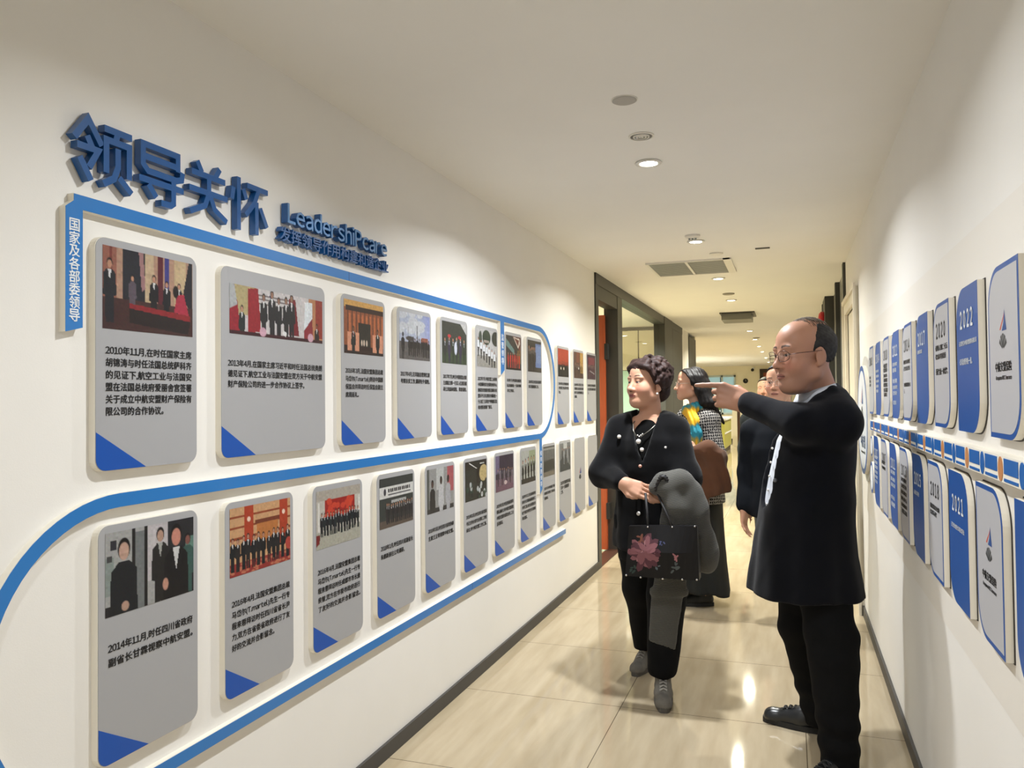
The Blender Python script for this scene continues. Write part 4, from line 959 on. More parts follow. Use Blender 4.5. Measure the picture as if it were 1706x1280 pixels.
class Vol:
    def __init__(s, xs, ys, zs):
        s.x, s.y, s.z = (np.asarray(a, np.float32) for a in (xs, ys, zs))
        s.f = np.full((len(s.x), len(s.y), len(s.z)), 1.0, np.float32)
    def sub(s, lo, hi):
        sl = []
        for a, l, h in zip((s.x, s.y, s.z), lo, hi):
            i = max(0, np.searchsorted(a, l)-2); j = min(len(a), np.searchsorted(a, h)+2); sl.append(slice(i, max(j, i+1)))
        sl = tuple(sl)
        return sl, s.x[sl[0]][:, None, None], s.y[sl[1]][None, :, None], s.z[sl[2]][None, None, :]
    def put(s, lo, hi, fn, k=.012, mode='add'):
        pad = .015+k
        sl, X, Y, Z = s.sub([a-pad for a in lo], [a+pad for a in hi])
        d = np.asarray(fn(X, Y, Z), np.float32); o = s.f[sl]
        if mode == 'add':
            h = np.clip(k-np.abs(o-d), 0, None)/k; s.f[sl] = np.minimum(o, d)-h*h*k*.25
        else:
            d = -d; h = np.clip(k-np.abs(o-d), 0, None)/k; s.f[sl] = np.maximum(o, d)+h*h*k*.25
        return s
    def cone(s, a, b, r1, r2, k=.012, mode='add'):
        a = np.array(a, float); b = np.array(b, float); R = max(r1, r2); ab = b-a; L2 = max(ab@ab, 1e-9)
        def fn(X, Y, Z):
            t = np.clip(((X-a[0])*ab[0]+(Y-a[1])*ab[1]+(Z-a[2])*ab[2])/L2, 0, 1)
            return np.sqrt((X-a[0]-t*ab[0])**2+(Y-a[1]-t*ab[1])**2+(Z-a[2]-t*ab[2])**2)-(r1+(r2-r1)*t)
        return s.put(np.minimum(a, b)-R, np.maximum(a, b)+R, fn, k, mode)
    def chain(s, pts, rs, k=.012):
        for i in range(len(pts)-1): s.cone(pts[i], pts[i+1], rs[i], rs[i+1], k)
        return s
    def ell(s, c, r, k=.012, R=None, mode='add'):
        c = np.array(c, float); r = np.array(r, float); Rm = np.eye(3) if R is None else np.array(R, float); m = r.max()
        def fn(X, Y, Z):
            q = [(X-c[0])*Rm[0][i]+(Y-c[1])*Rm[1][i]+(Z-c[2])*Rm[2][i] for i in range(3)]
            k0 = np.sqrt(sum((q[i]/r[i])**2 for i in range(3))); k1 = np.sqrt(sum((q[i]/r[i]**2)**2 for i in range(3)))
            return k0*(k0-1)/np.maximum(k1, 1e-6)
        ext = np.sqrt(((Rm*r[None, :])**2).sum(1))
        return s.put(c-ext, c+ext, fn, k, mode)
    def loft(s, secs, k=.02, ang=0.0, warp=None, mode='add', p=2.0):
        """stack of elliptical sections (z, cx, cy, rx, ry); ang turns the ellipses about z"""
        S = np.array(sorted(secs)); zz = S[:, 0]; ca, sa = math.cos(ang), math.sin(ang)
        R = S[:, 3:5].max()
        def fn(X, Y, Z):
            cx, cy, rx, ry = (np.interp(Z, zz, S[:, i]) for i in range(1, 5))
            u = (X-cx)*ca+(Y-cy)*sa; v = -(X-cx)*sa+(Y-cy)*ca
            q = (np.abs(u/rx)**p+np.abs(v/ry)**p)**(1/p); d = (q-1)*np.minimum(rx, ry)
            if warp is not None: d = d+warp(np.arctan2(v/ry, u/rx), Z)
            return np.maximum(d, np.maximum(zz[0]-Z, Z-zz[-1]))
        return s.put((S[:, 1].min()-R, S[:, 2].min()-R, zz[0]), (S[:, 1].max()+R, S[:, 2].max()+R, zz[-1]), fn, k, mode)
    def ripple(s, fn):
        X, Y, Z = s.x[:, None, None], s.y[None, :, None], s.z[None, None, :]
        s.f = s.f+fn(X, Y, Z).astype(np.float32); return s
    def cut(s, fn):
        X, Y, Z = s.x[:, None, None], s.y[None, :, None], s.z[None, None, :]
        s.f = np.maximum(s.f, np.broadcast_to(fn(X, Y, Z), s.f.shape).astype(np.float32)); return s
    def skin(s, relax=1):
        f = s.f; nx, ny, nz = f.shape
        f = f.copy(); f[0] = f[-1] = 1; f[:, 0] = f[:, -1] = 1; f[:, :, 0] = f[:, :, -1] = 1
        ins = f < 0
        cnt = np.zeros((nx-1, ny-1, nz-1), np.int8)
        for i in (0, 1):
            for j in (0, 1):
                for k in (0, 1): cnt += ins[i:nx-1+i, j:ny-1+j, k:nz-1+k]
        act = np.argwhere((cnt > 0) & (cnt < 8)); n = len(act)
        idx = np.full((nx-1, ny-1, nz-1), -1, np.int32); idx[tuple(act.T)] = np.arange(n)
        P = np.zeros((n, 3)); w = np.zeros(n); ax = (s.x, s.y, s.z)
        for d in range(3):
            o = [q for q in range(3) if q != d]
            for a in (0, 1):
                for b in (0, 1):
                    c0 = act.copy(); c0[:, o[0]] += a; c0[:, o[1]] += b; c1 = c0.copy(); c1[:, d] += 1
                    f0 = f[tuple(c0.T)]; f1 = f[tuple(c1.T)]; m = (f0 < 0) != (f1 < 0)
                    t = np.where(m, f0/np.where(m, f0-f1, 1), 0)
                    q = np.stack([ax[e][c0[:, e]] for e in range(3)], 1).astype(float)
                    q[:, d] += t*(ax[d][c1[:, d]]-ax[d][c0[:, d]])
                    P[m] += q[m]; w[m] += 1
        P /= np.maximum(w, 1)[:, None]
        Fs = []
        for d in range(3):
            o = [(d+1) % 3, (d+2) % 3]
            sl0 = [slice(None)]*3; sl1 = [slice(None)]*3; sl0[d] = slice(0, -1); sl1[d] = slice(1, None)
            A = ins[tuple(sl0)]; B = ins[tuple(sl1)]; e = np.argwhere(A != B)
            e = e[(e[:, o[0]] > 0) & (e[:, o[1]] > 0) & (e[:, o[0]] < f.shape[o[0]]-1) & (e[:, o[1]] < f.shape[o[1]]-1)]
            def cell(a, b):
                c = e.copy(); c[:, o[0]] -= a; c[:, o[1]] -= b; return idx[tuple(c.T)]
            q = np.stack([cell(1, 1), cell(0, 1), cell(0, 0), cell(1, 0)], 1)
            fl = A[tuple(e.T)]; q[~fl] = q[~fl][:, ::-1]; Fs.append(q)
        Fs = np.concatenate(Fs); Fs = Fs[(Fs >= 0).all(1)]
        for _ in range(relax):
            acc = np.zeros_like(P); c = np.zeros(len(P))
            for k in range(4):
                a, b = Fs[:, k], Fs[:, (k+1) % 4]
                np.add.at(acc, a, P[b]); np.add.at(c, a, 1); np.add.at(acc, b, P[a]); np.add.at(c, b, 1)
            P = np.where(c[:, None] > 0, .5*P+.5*acc/np.maximum(c, 1)[:, None], P)
        return P, Fs

def wnoise(X, Y, Z, s, seed=0):
    """cheap smooth wrinkle field"""
    r = np.random.RandomState(seed); t = 0
    for i in range(5):
        d = r.normal(0, 1, 3); d /= np.linalg.norm(d); w = s*(0.7+.5*i)
        t = t+np.sin((X*d[0]+Y*d[1]+Z*d[2])*w+r.uniform(0, 6.3)+1.3*np.sin((X*d[1]-Y*d[2]+Z*d[0])*w*.6))/(1+.5*i)
    return t/2.2

class Frame:
    """local axes: x = the person's left, y = back, z = up; local -y is forward"""
    def __init__(s, o, fwd, up=(0, 0, 1), sc=1.0):
        f = np.array(fwd, float); f /= np.linalg.norm(f); u = np.array(up, float); u -= f*(u@f); u /= np.linalg.norm(u)
        s.o = np.array(o, float); s.R = np.stack([np.cross(u, f)*1.0, -f, u], 1); s.s = sc
    def __call__(s, x, y, z): return s.o+s.s*(s.R@np.array([x, y, z], float))
    def inv(s, P): return (np.asarray(P)-s.o)@s.R/s.s

def head(v, F, w=1.0, male=True, jaw=1.0, chub=1.0):
    s = F.s; R = F.R
    E = lambda c, r, k=.012, m='add': v.ell(F(*c), np.array(r)*s, k*s, R, m)
    C = lambda a, b, r1, r2, k=.012, m='add': v.cone(F(*a), F(*b), r1*s, r2*s, k*s, m)
    E((0, .018, .036), (.075*w, .094, .084)); E((0, -.03, .042), (.066*w, .06, .062), .03)
    E((0, -.034, -.03), (.061*w, .058, .078*jaw), .03)
    for q in (-1, 1):
        E((q*.037*w, -.056, -.034), (.027*chub, .03, .032), .03); C((q*.053*w, .0, -.068*jaw), (q*.018, -.066, -.096*jaw), .021, .02, .03)
        E((q*.033*w, -.078, .024), (.022, .012, .009), .016)
    E((0, -.072, -.1*jaw), (.022, .02, .017), .02)
    if chub > 1: E((0, -.040, -.112*jaw), (.040, .040, .020), .03)
    for q in (-1, 1): E((q*.0315*w, -.101, .002), (.019, .015, .0125), .014, 'cut')
    for q in (-1, 1):
        E((q*.0315*w, -.0755, .001), (.0150, .0148, .0128), .004)
        E((q*.0315*w, -.0775, .0105), (.0165, .0135, .0052), .006); E((q*.0315*w, -.0775, -.0105), (.0150, .0125, .0042), .006)
    nl = .034
    C((0, -.086, .006), (0, -.107, -nl+.006), .0085, .0100, .012); E((0, -.108, -nl), (.0138, .0125, .0112), .008)
    for q in (-1, 1): E((q*.0145, -.096, -nl-.003), (.0080, .0108, .0082), .008); E((q*.006, -.104, -nl-.0105), (.004, .006, .003), .003, 'cut')
    E((0, -.086, -.068*jaw), (.026, .012, .013), .012)
    E((0, -.0935, -.0655*jaw), (.0225, .0072, .0052), .005); E((0, -.0925, -.0755*jaw), (.0195, .0076, .0060), .005)
    E((0, -.1005, -.0702*jaw), (.021, .0040, .0011), .002, 'cut')
    for q in (-1, 1):
        E((q*.0765*w, .012, -.012), (.0075, .0195, .031), .006); E((q*.0845*w, .006, -.010), (.0055, .0115, .019), .006, 'cut'); E((q*.075*w, .004, -.036), (.007, .009, .010), .006)
def neck(v, F, base, r0=.052, r1=.058):
    a = F(0, .022, -.05); v.cone(a, base, r0*F.s, r1, .03)

SK = lin(198, 150, 124)
def face_paint(P, F, col, w=1.0, lips=(160, 84, 80), brow=(46, 36, 32), bald=None, jaw=1.0, blush=0.0, browz=.0265, stubble=0.0):
    L = F.inv(P); x, y, z = L.T; ax = np.abs(x); front = np.clip((-.02-y)/.035, 0, 1)
    def mixin(m, c): col[:] = col*(1-m[:, None])+np.array(c)*m[:, None]
    sm = lambda d, e: np.clip(.5-d/e, 0, 1)
    mixin(.45*np.exp(-((ax-.04)**2/.0006+(z+.035)**2/.0006))*front, lin(206, 128, 112))
    if stubble: mixin(stubble*np.exp(-((z+.085)/.028)**2)*front, lin(120, 96, 86))
    lip = (((x/.0235)**2+((z+.0702*jaw)/.0098)**2) < 1) & (y < -.086)
    mixin(lip*.8, lin(*lips)); mixin(((ax < .022) & (np.abs(z+.0702*jaw) < .0014) & (y < -.08)).astype(float), lin(84, 40, 38))
    bz = browz+.004*np.cos((ax-.033)/.02*1.4)
    br = ((ax > .013) & (ax < .051) & (np.abs(z-bz) < .0036*(1-.5*np.clip((ax-.03)/.02, 0, 1))) & (y < -.05)).astype(float)
    mixin(br*.9, lin(*brow))
    ex = (ax-.0315*w)/.0135; ez = (z-.0005-.001*ex)/.0046
    eye = (ex**2+ez**2 < 1) & (y < -.06)
    mixin(eye.astype(float), lin(186, 172, 162)); mixin(((ax-.0315*w)**2+(z-.001)**2 < .0058**2).astype(float)*eye, lin(38, 26, 22))
    rim = (np.abs(ex**2+ez**2-1.12) < .22) & (y < -.06) & (z > .0); mixin(rim*.9, lin(40, 28, 26))
    mixin(((np.abs(ax-.006) < .0035) & (np.abs(z+.0445) < .003) & (y < -.095)).astype(float)*.8, lin(70, 36, 32))
    return col

def hand(v, W, fwd, back, thumb_sign, s=1.0, curl=None, thumb=None, yaw=None, k=.006):
    """W wrist, fwd towards the knuckles, back = normal of the hand's back; thumb on side thumb_sign*(back x fwd)"""
    f = np.array(fwd, float); f /= np.linalg.norm(f); b = np.array(back, float); b -= f*(b@f); b /= np.linalg.norm(b)
    t = np.cross(b, f)*thumb_sign; W = np.array(W, float)
    Pt = lambda a, l, n: W+s*(a*f+l*t+n*b)
    mc = [(.090, .031), (.094, .010), (.089, -.012), (.080, -.031)]
    for (a, l) in mc: v.cone(Pt(.0, l*.62, 0), Pt(a, l, .0), .0165*s, .0118*s, .014)
    v.cone(Pt(-.03, 0, 0), Pt(.02, 0, 0), .0235*s, .022*s, .02)
    v.ell(Pt(.05, .003, -.006), (.042*s, .034*s, .013*s), .012, np.stack([f, t, b], 1))
    Ls = [(.043, .026, .021), (.047, .030, .022), (.043, .028, .021), (.034, .021, .019)]
    curl = curl or [(10, 15, 10)]*4; yaw = yaw or (4, 1, -3, -7)
    for (a, l), L, cu, yw in zip(mc, Ls, curl, yaw):
        p = Pt(a, l, 0); ang = 0; y = math.radians(yw); r = [.0098, .0090, .0082, .0068]
        for i in range(3):
            ang += math.radians(cu[i]); d = f*math.cos(ang)*math.cos(y)+t*math.sin(y)*math.cos(ang)-b*math.sin(ang)
            q = p+d*L[i]*s; v.cone(p, q, r[i]*s, r[i+1]*s, .0035); p = q
    th = thumb or [(.018, .030, -.012), (.050, .052, -.022), (.078, .056, -.022), (.100, .052, -.020)]
    pts = [Pt(*q) for q in th]; v.chain(pts, [.017*s, .0125*s, .0105*s, .008*s], k)

def local(F, X, Y, Z):
    return [((X-F.o[0])*F.R[0, i]+(Y-F.o[1])*F.R[1, i]+(Z-F.o[2])*F.R[2, i])/F.s for i in range(3)]
def body_obj(v, parent, colfn, name='body', relax=1):
    P, Fc = v.skin(relax); col = np.tile(np.array(SK), (len(P), 1)); col = colfn(P, col)
    return obj(name, P, Fc, M_skin, parent, True, cols=col)
def cloth(v, name, m, parent, relax=2, cols=None, label=None):
    P, Fc = v.skin(relax); return obj(name, P, Fc, m, parent, True, cols=cols(P) if cols else None, label=label)
M_skin = vcol_mat('skin', 0.48, 0.35, sss=0.06, bump=0.12, bscale=260)
M_blk = noise_mix(mat('black_velvet', lin(14, 14, 16), 0.9, spec=0.08, sheen=0.1), lin(9, 9, 10), 12, 0.7, 0.3, 700)
M_navy = noise_mix(mat('navy_wool', lin(15, 16, 22), 0.9, spec=0.1, sheen=0.08), lin(11, 12, 16), 10, 0.7, 0.3, 900)
M_trous = noise_mix(mat('black_trousers', lin(17, 17, 18), 0.85, spec=0.12), lin(12, 12, 13), 8, 0.6, 0.2, 900)
M_shirt = noise_mix(mat('pale_shirt', lin(206, 210, 218), 0.7), lin(190, 196, 206), 9, 0.5)
M_gold = mat('metal_frame', (0.55, 0.5, 0.45), 0.25, metal=1.0)
M_pearl = mat('pearl', lin(232, 228, 222), 0.18, coat=0.6)
M_lens = glass_mat('spectacle_lens', (0.97, 0.97, 0.97))

def glasses(parent, F, w=1.0, m=None, rx=.0255, rz=.0178, rim=.0010, y=-.104, zc=-.003, p=.72):
    m = m or M_gold; g = MB(); L = MB()
    for q in (-1, 1):
        sg = lambda t: math.copysign(abs(t)**p, t)
        pts = [F(q*.033*w+rx*sg(math.cos(a)), y+.010*max(0, q*math.cos(a))**2, zc+rz*sg(math.sin(a))) for a in np.linspace(0, 2*math.pi, 29)]
        g.tube(pts, rim*F.s, 6, False)
        n = len(L.v); L.v += [tuple(p) for p in pts[:-1]]; L.f.append(tuple(range(n, n+28))); L.mi.append(0)
        g.tube([F(q*(.033*w+rx), y+.010, zc+.004), F(q*.079*w, y+.03, .004), F(q*.081*w, -.02, .006), F(q*.081*w, .012, .008), F(q*.079*w, .03, -.01)], [rim*F.s, rim*1.2*F.s, rim*1.2*F.s, rim*F.s, rim*F.s], 6)
    g.tube([F(-.033*w+rx, y, zc+.004), F(0, y-.003, zc+.008), F(.033*w-rx, y, zc+.004)], rim*F.s, 6)
    o = g.build('glasses', m, parent, True); L.build('lens', M_lens, o)
    return o

def shoe(name, parent, heel, toe, m, w=.043, h=.075, sole=None, lace=None, top=None):
    """leather shoe or trainer lying from heel to toe on the floor"""
    heel = np.array([*heel, 0.0]); toe = np.array([*toe, 0.0]); d = toe-heel; L = np.linalg.norm(d); d /= L; sdir = np.array([-d[1], d[0], 0])
    lo = np.minimum(heel, toe)-.08; hi = np.maximum(heel, toe)+.08
    v = Vol(np.arange(lo[0], hi[0], .005), np.arange(lo[1], hi[1], .005), np.arange(-.02, .19, .005))
    A = lambda a, l, z: heel+d*a*L+sdir*l+np.array([0, 0, z])
    v.cone(A(.14, 0, .045), A(.45, 0, .042), w*.86, w*.92, .02); v.cone(A(.45, 0, .036), A(.86, 0, .030), w*.95, w*.80, .02); v.ell(A(.86, 0, .028), (w*.8, w*.8, .028), .02)
    v.cone(A(.17, 0, .05), A(.19, 0, h+.06), w*.84, w*.80, .02); v.cone(A(.24, 0, h+.012), A(.62, 0, .050), w*.62, w*.50, .03)
    v.cut(lambda X, Y, Z: .018-Z)
    o = cloth(v, name, m, parent, 1)
    s = MB(); out = []
    for a in np.linspace(0, 2*math.pi, 36, endpoint=False):
        u = .5-.5*math.cos(a); ww = w*(.80+.22*math.sin(math.pi*min(1, u*1.15))**1.0) if u < .9 else w*.86
        q = A(u*1.02-.01, math.copysign(abs(math.sin(a))**.6, math.sin(a))*ww, 0); out.append((q[0], q[1]))
    s.prism(out, 0.001, .024, 'z'); s.build('sole', sole or M_black, o)
    if lace:
        g = MB()
        def top(u, l):
            return float(np.interp(u, [.24, .45, .62, .80], [h+.039, .097*h/.085+.003, .080, .062]))+.006-l*l/.05
        for i in range(5):
            u = .36+.075*i; q = w*.40
            for u0, u1 in ((u, u+.035), (u+.035, u)): g.tube([A(u0, -q, top(u0, q)), A((u0+u1)/2, 0, top((u0+u1)/2, 0)+.002), A(u1, q, top(u1, q))], .0032, 5)
        for q in (-1, 1): g.tube([A(.29, 0, top(.29, 0)+.002), A(.27, q*.018, top(.28, .01)+.014), A(.33, q*.034, top(.33, .02)+.004)], .0026, 5)
        g.build('laces', lace, o)
    return o

def person(label, base): return thing('person', label, 'person', (*base, 0))
# ------------------------------------------------------------------ the man pointing
def man_pointing():
    T = person('balding man in glasses and long dark coat, arm raised to point at the left wall', (.07, 3.38))
    F = Frame((.052, 3.2, 1.583), (-math.cos(math.radians(33)), -math.sin(math.radians(33)), -.06), sc=1.12)
    fwd = F
    SHL, ELL, WRL = np.array((.165, 3.165, 1.325)), np.array((.03, 3.085, 1.325)), np.array((-.163, 3.25, 1.400))
    SHR, ELR, WRR = np.array((.115, 3.50, 1.335)), np.array((.13, 3.60, 1.08)), np.array((.04, 3.62, .86))
    xs = axis([(-.40, -.14, .0035), (-.14, .19, .0032), (.19, .34, .012)])
    ys = axis([(2.98, 3.06, .01), (3.06, 3.34, .0032), (3.34, 3.76, .009)])
    zs = axis([(-.02, .80, .012), (.80, 1.33, .010), (1.33, 1.78, .0032)])
    v = Vol(xs, ys, zs)
    head(v, F, 1.0, True, 1.0, 1.05); neck(v, F, (.12, 3.29, 1.40), .056, .066)
    v.loft([(.86, .06, 3.36, .12, .16), (1.0, .06, 3.35, .11, .15), (1.2, .075, 3.33, .11, .17), (1.34, .11, 3.31, .08, .17), (1.41, .12, 3.31, .05, .09)], .03)
    v.chain([SHL, ELL, WRL+(WRL-ELL)*.0], [.055, .042, .027], .02); v.chain([SHR, ELR, WRR], [.055, .042, .027], .02)
    hand(v, WRL, (-.95, .06, .34), (-.05, -.97, .20), -1, 1.2, curl=[(-4, 6, 4), (60, 76, 45), (66, 80, 50), (70, 80, 50)], yaw=(-19, -6, -6, -8), thumb=[(.018, .026, -.014), (.045, .040, -.030), (.074, .034, -.036), (.098, .024, -.038)])
    hand(v, WRR, (-.15, .05, -1), (.2, .98, 0), 1, 1.02, curl=[(25, 35, 20)]*4)
    hipL, knL, anL = (.075, 3.30, .87), (.135, 3.235, .48), (.15, 3.175, .10); hipR, knR, anR = (.06, 3.45, .87), (.03, 3.52, .48), (.095, 3.60, .10)
    v.chain([hipL, knL, anL], [.085, .055, .038], .02); v.chain([hipR, knR, anR], [.085, .055, .038], .02)
    v.cone((anL[0], anL[1], .055), (.05, 3.08, .03), .032, .024); v.cone((anR[0], anR[1], .055), (-.06, 3.65, .03), .032, .024)
    def paint(P, c):
        L = F.inv(P)
        c = face_paint(P, F, c, lips=(150, 92, 84), brow=(58, 48, 42), browz=.027, stubble=.3)
        return c*np.array((.80, .76, .74))
    body_obj(v, T, paint)
    # coat
    v = Vol(np.arange(-.27, .36, .008), np.arange(2.95, 3.78, .008), np.arange(.56, 1.52, .008))
    def fold(a, Z): return .006*np.sin(a*7+Z*3)*np.clip((1.2-Z)/.5, 0, 1)+.004*np.sin(a*13+1.0)*np.clip((1.0-Z)/.4, 0, 1)
    v.loft([(.645, .045, 3.37, .222, .245), (.80, .045, 3.365, .200, .235), (.95, .052, 3.355, .185, .228), (1.10, .062, 3.345, .172, .225), (1.25, .085, 3.33, .158, .222), (1.33, .110, 3.32, .134, .205), (1.39, .125, 3.31, .106, .15), (1.44, .128, 3.30, .075, .085)], .03, warp=fold)
    v.cone(SHL, (.135, 3.27, 1.395), .076, .066, .06); v.cone(SHR, (.12, 3.34, 1.40), .078, .066, .06)
    v.chain([SHL, ELL, ELL+(WRL-ELL)*.93], [.073, .060, .050], .06); v.chain([SHR, ELR, WRR], [.082, .066, .052], .03)
    v.ell((.165, 3.25, 1.345), (.070, .11, .07), .04); v.chain([(.155, 3.37, 1.43), (.160, 3.29, 1.448), (.145, 3.215, 1.440), (.10, 3.17, 1.405), (.05, 3.16, 1.36)], [.018, .021, .020, .018, .012], .02)
    v.ripple(lambda X, Y, Z: .0035*wnoise(X, Y, Z, 26, 3)+.004*np.sin((X*.6-Y*.8)*60+Z*25)*np.exp(-((X+.03)**2+(Y-3.33)**2)/.02)*(Z > 1.15))
    # open front and neckline
    def front(X, Y, Z):
        a = np.arctan2(-(Y-3.34)/.225, -(X-.07)/.17)           # 0 = straight ahead, + = towards the near side
        a0 = .30; w = np.interp(Z, [.985, 1.01, 1.06, 1.25, 1.36], [.02, .20, .32, .46, .55])
        r = np.sqrt(((X-.07)/.17)**2+((Y-3.34)/.225)**2)
        arm = np.sqrt((Y-3.40)**2+(Z-1.33)**2)
        d = np.minimum(w-np.abs(a-a0), np.minimum(r-.55, Z-.985))
        return d*.15
    sleeve = Vol(v.x, v.y, v.z); sleeve.chain([SHL, ELL, ELL+(WRL-ELL)*.93], [.073, .060, .050], .06)
    keep = sleeve.f
    body = v.f.copy()
    v.cut(front); v.f = np.minimum(v.f, np.maximum(body, keep))
    v.cut(lambda X, Y, Z: np.minimum(.078-np.sqrt((X-.085)**2+((Y-3.27)/1.05)**2)+np.clip(1.40-Z, 0, .1)*.25, Z-1.345))
    coat = cloth(v, 'coat', M_navy, T, 2)
    MB().ball((-.060, 3.165, 1.105), .008, 10).build('coat_button', mat('grey_button', lin(96, 98, 104), .3), coat, True)
    # shirt with collar
    v = Vol(np.arange(-.16, .26, .007), np.arange(3.08, 3.52, .007), np.arange(.93, 1.49, .007))
    v.loft([(.95, .052, 3.355, .168, .19), (1.10, .064, 3.34, .152, .19), (1.25, .082, 3.325, .136, .185), (1.33, .098, 3.31, .110, .15), (1.39, .108, 3.295, .082, .095), (1.43, .118, 3.285, .074, .080)], .02)
    v.cut(lambda X, Y, Z: np.minimum(.066-np.sqrt((X-.105)**2+(Y-3.27)**2), Z-1.36))
    sh = cloth(v, 'shirt', M_shirt, T, 1)
    c = MB()
    def collar(a0, a1, n=9):
        top = []; bot = []
        for a in np.linspace(a0, a1, n):
            top.append((.098-.076*math.cos(a), 3.265-.080*math.sin(a), 1.452-.022*math.cos(a))); bot.append((.094-.096*math.cos(a), 3.265-.098*math.sin(a), 1.402-.030*math.cos(a)))
        k = len(c.v); m = n
        inn = [(x+.006*math.cos(a), y+.006*math.sin(a), z) for (x, y, z), a in zip(top, np.linspace(a0, a1, n))]
        inb = [(x+.006*math.cos(a), y+.006*math.sin(a), z) for (x, y, z), a in zip(bot, np.linspace(a0, a1, n))]
        c.v += top+bot+inn+inb
        for i in range(m-1):
            for q in ((i, i+1, m+i+1, m+i), (2*m+i, 3*m+i, 3*m+i+1, 2*m+i+1), (i, 2*m+i, 2*m+i+1, i+1), (m+i, m+i+1, 3*m+i+1, 3*m+i)): c.f.append(tuple(k+j for j in q)); c.mi.append(0)
        for i in (0, m-1): c.f.append(tuple(k+j for j in (i, m+i, 3*m+i, 2*m+i))); c.mi.append(0)
    collar(.10, 2.6); collar(-2.6, -.02); c.build('collar', M_shirt, sh, True)
    for i in range(5): MB().ball((-.0955+.0062*i, 3.277-.002*i, 1.0+.055*i), .005, 8).build('shirt_button', M_pearl, sh, True)
    # trousers
    v = Vol(np.arange(-.14, .32, .008), np.arange(3.0, 3.72, .008), np.arange(.03, .98, .008))
    v.loft([(.72, .055, 3.36, .14, .19), (.95, .06, 3.355, .13, .16)], .03)
    v.chain([hipL, knL, (anL[0], anL[1], .075)], [.105, .092, .070], .03); v.chain([hipR, knR, (anR[0]+.005, anR[1], .065)], [.105, .092, .072], .03)
    v.ripple(lambda X, Y, Z: .005*np.sin(Z*75+9*X+6*Y)*np.exp(-((Z-.16)/.12)**2)+.005*np.sin(Z*48+Y*15)*np.exp(-((Z-.5)/.12)**2)+.003*wnoise(X, Y, Z, 22, 6))
    cloth(v, 'trousers', M_trous, T, 2)
    ml = mat('black_leather', lin(22, 24, 26), 0.28, spec=0.6)
    shoe('shoe', T, (.145, 3.60), (-.135, 3.665), ml, lace=M_black); shoe('shoe', T, (.20, 3.235), (.015, 3.01), ml, lace=M_black)
    # hair: sides and back, with thin strands combed over the crown
    v = Vol(np.arange(-.12, .22, .0035), np.arange(3.04, 3.36, .0035), np.arange(1.44, 1.78, .0035))
    v.ell(F(0, .022, .034), np.array((.0800, .0985, .0880))*F.s, .01, F.R)
    v.cone(F(0, .075, -.02), F(0, .062, -.075), .05*F.s, .045*F.s, .02)
    def keepf(X, Y, Z):
        d = [X-F.o[0], Y-F.o[1], Z-F.o[2]]; lx, ly, lz = ((d[0]*F.R[0, i]+d[1]*F.R[1, i]+d[2]*F.R[2, i])/F.s for i in range(3))
        hl = -.012+.50*np.clip(lz-.035, 0, 1)+.9*np.clip(-.005-lz, 0, 1)                       # hairline moves back with height
        top = lz-.098-.10*np.clip(ly-.055, 0, 1)
        crown = np.where(np.abs(lx) < .052, (lz-.075)*1.0-.25*(ly-.05), -1)
        ear = .023-np.sqrt((ly-.010)**2+((lz+.012)/1.35)**2)
        return np.maximum.reduce([hl-ly, crown, ear*np.where(np.abs(lx) > .05, 1, -9), -.088-lz])*.9
    v.cut(keepf); v.ripple(lambda X, Y, Z: .0005*np.sin(420*(X*.3+Y*.5+Z))+.001*wnoise(X, Y, Z, 160, 2))
    hr = cloth(v, 'hair', noise_mix(mat('greying_hair', lin(38, 36, 35), 0.65, spec=.25), lin(58, 56, 53), 60, 0.8), T, 2)
    rnd = random.Random(2); g = MB()
    for i in range(70):
        x0 = rnd.uniform(.03, .062); y0 = rnd.uniform(-.03, .085); zt = .1235+rnd.uniform(-.004, .007)-.5*max(0, y0-.03)**1.2
        pts = []
        for t_ in np.linspace(0, 1, 7):
            xx = x0*(1-2*t_)*1.0; yy = y0-.018*t_+rnd.uniform(-.003, .003)
            q = max(0, 1-(xx/.0765)**2-((yy-.018)/.096)**2); pts.append(F(xx, yy, .036+.0855*math.sqrt(q)+.0015+(.004 if .2 < t_ < .8 else 0)*rnd.random()))
        g.tube(pts, .0007*F.s, 4)
    g.build('combed_strands', mat('thin_hair', lin(84, 70, 54), 0.6), hr, True)
    glasses(T, F, 1.0, mat('thin_dark_metal', lin(70, 46, 42), 0.3, metal=0.6))
    # watch on the raised wrist
    d = (WRL-ELL)/np.linalg.norm(WRL-ELL); u = np.cross(d, (0, 0, 1)); u /= np.linalg.norm(u); w_ = np.cross(u, d)
    c0 = WRL-d*.012
    MB().tube([c0+.031*(math.cos(a)*u+math.sin(a)*w_) for a in np.linspace(0, 6.283, 25)], .005, 8).build('watch_strap', M_black, T, True)
    return T
# ------------------------------------------------------------------ the woman in black velvet
def curls(v, F, n, r, seed, region, grow=(.080, .098, .090), c=(0, .02, .036)):
    rnd = np.random.RandomState(seed)
    for i in range(n):
        d = rnd.normal(0, 1, 3); d /= np.linalg.norm(d)
        p = np.array(c)+d*np.array(grow)*rnd.uniform(.97, 1.06)
        if not region(p): continue
        q = F(*p); s = rnd.uniform(.75, 1.25)*r
        v.ell(q, np.array((s*1.5, s, s*.8)), .006, rotmat(rnd))
def rotmat(rnd):
    q = rnd.normal(0, 1, 4); q /= np.linalg.norm(q); w, x, y, z = q
    return np.array([[1-2*(y*y+z*z), 2*(x*y-z*w), 2*(x*z+y*w)], [2*(x*y+z*w), 1-2*(x*x+z*z), 2*(y*z-x*w)], [2*(x*z-y*w), 2*(y*z+x*w), 1-2*(x*x+y*y)]])

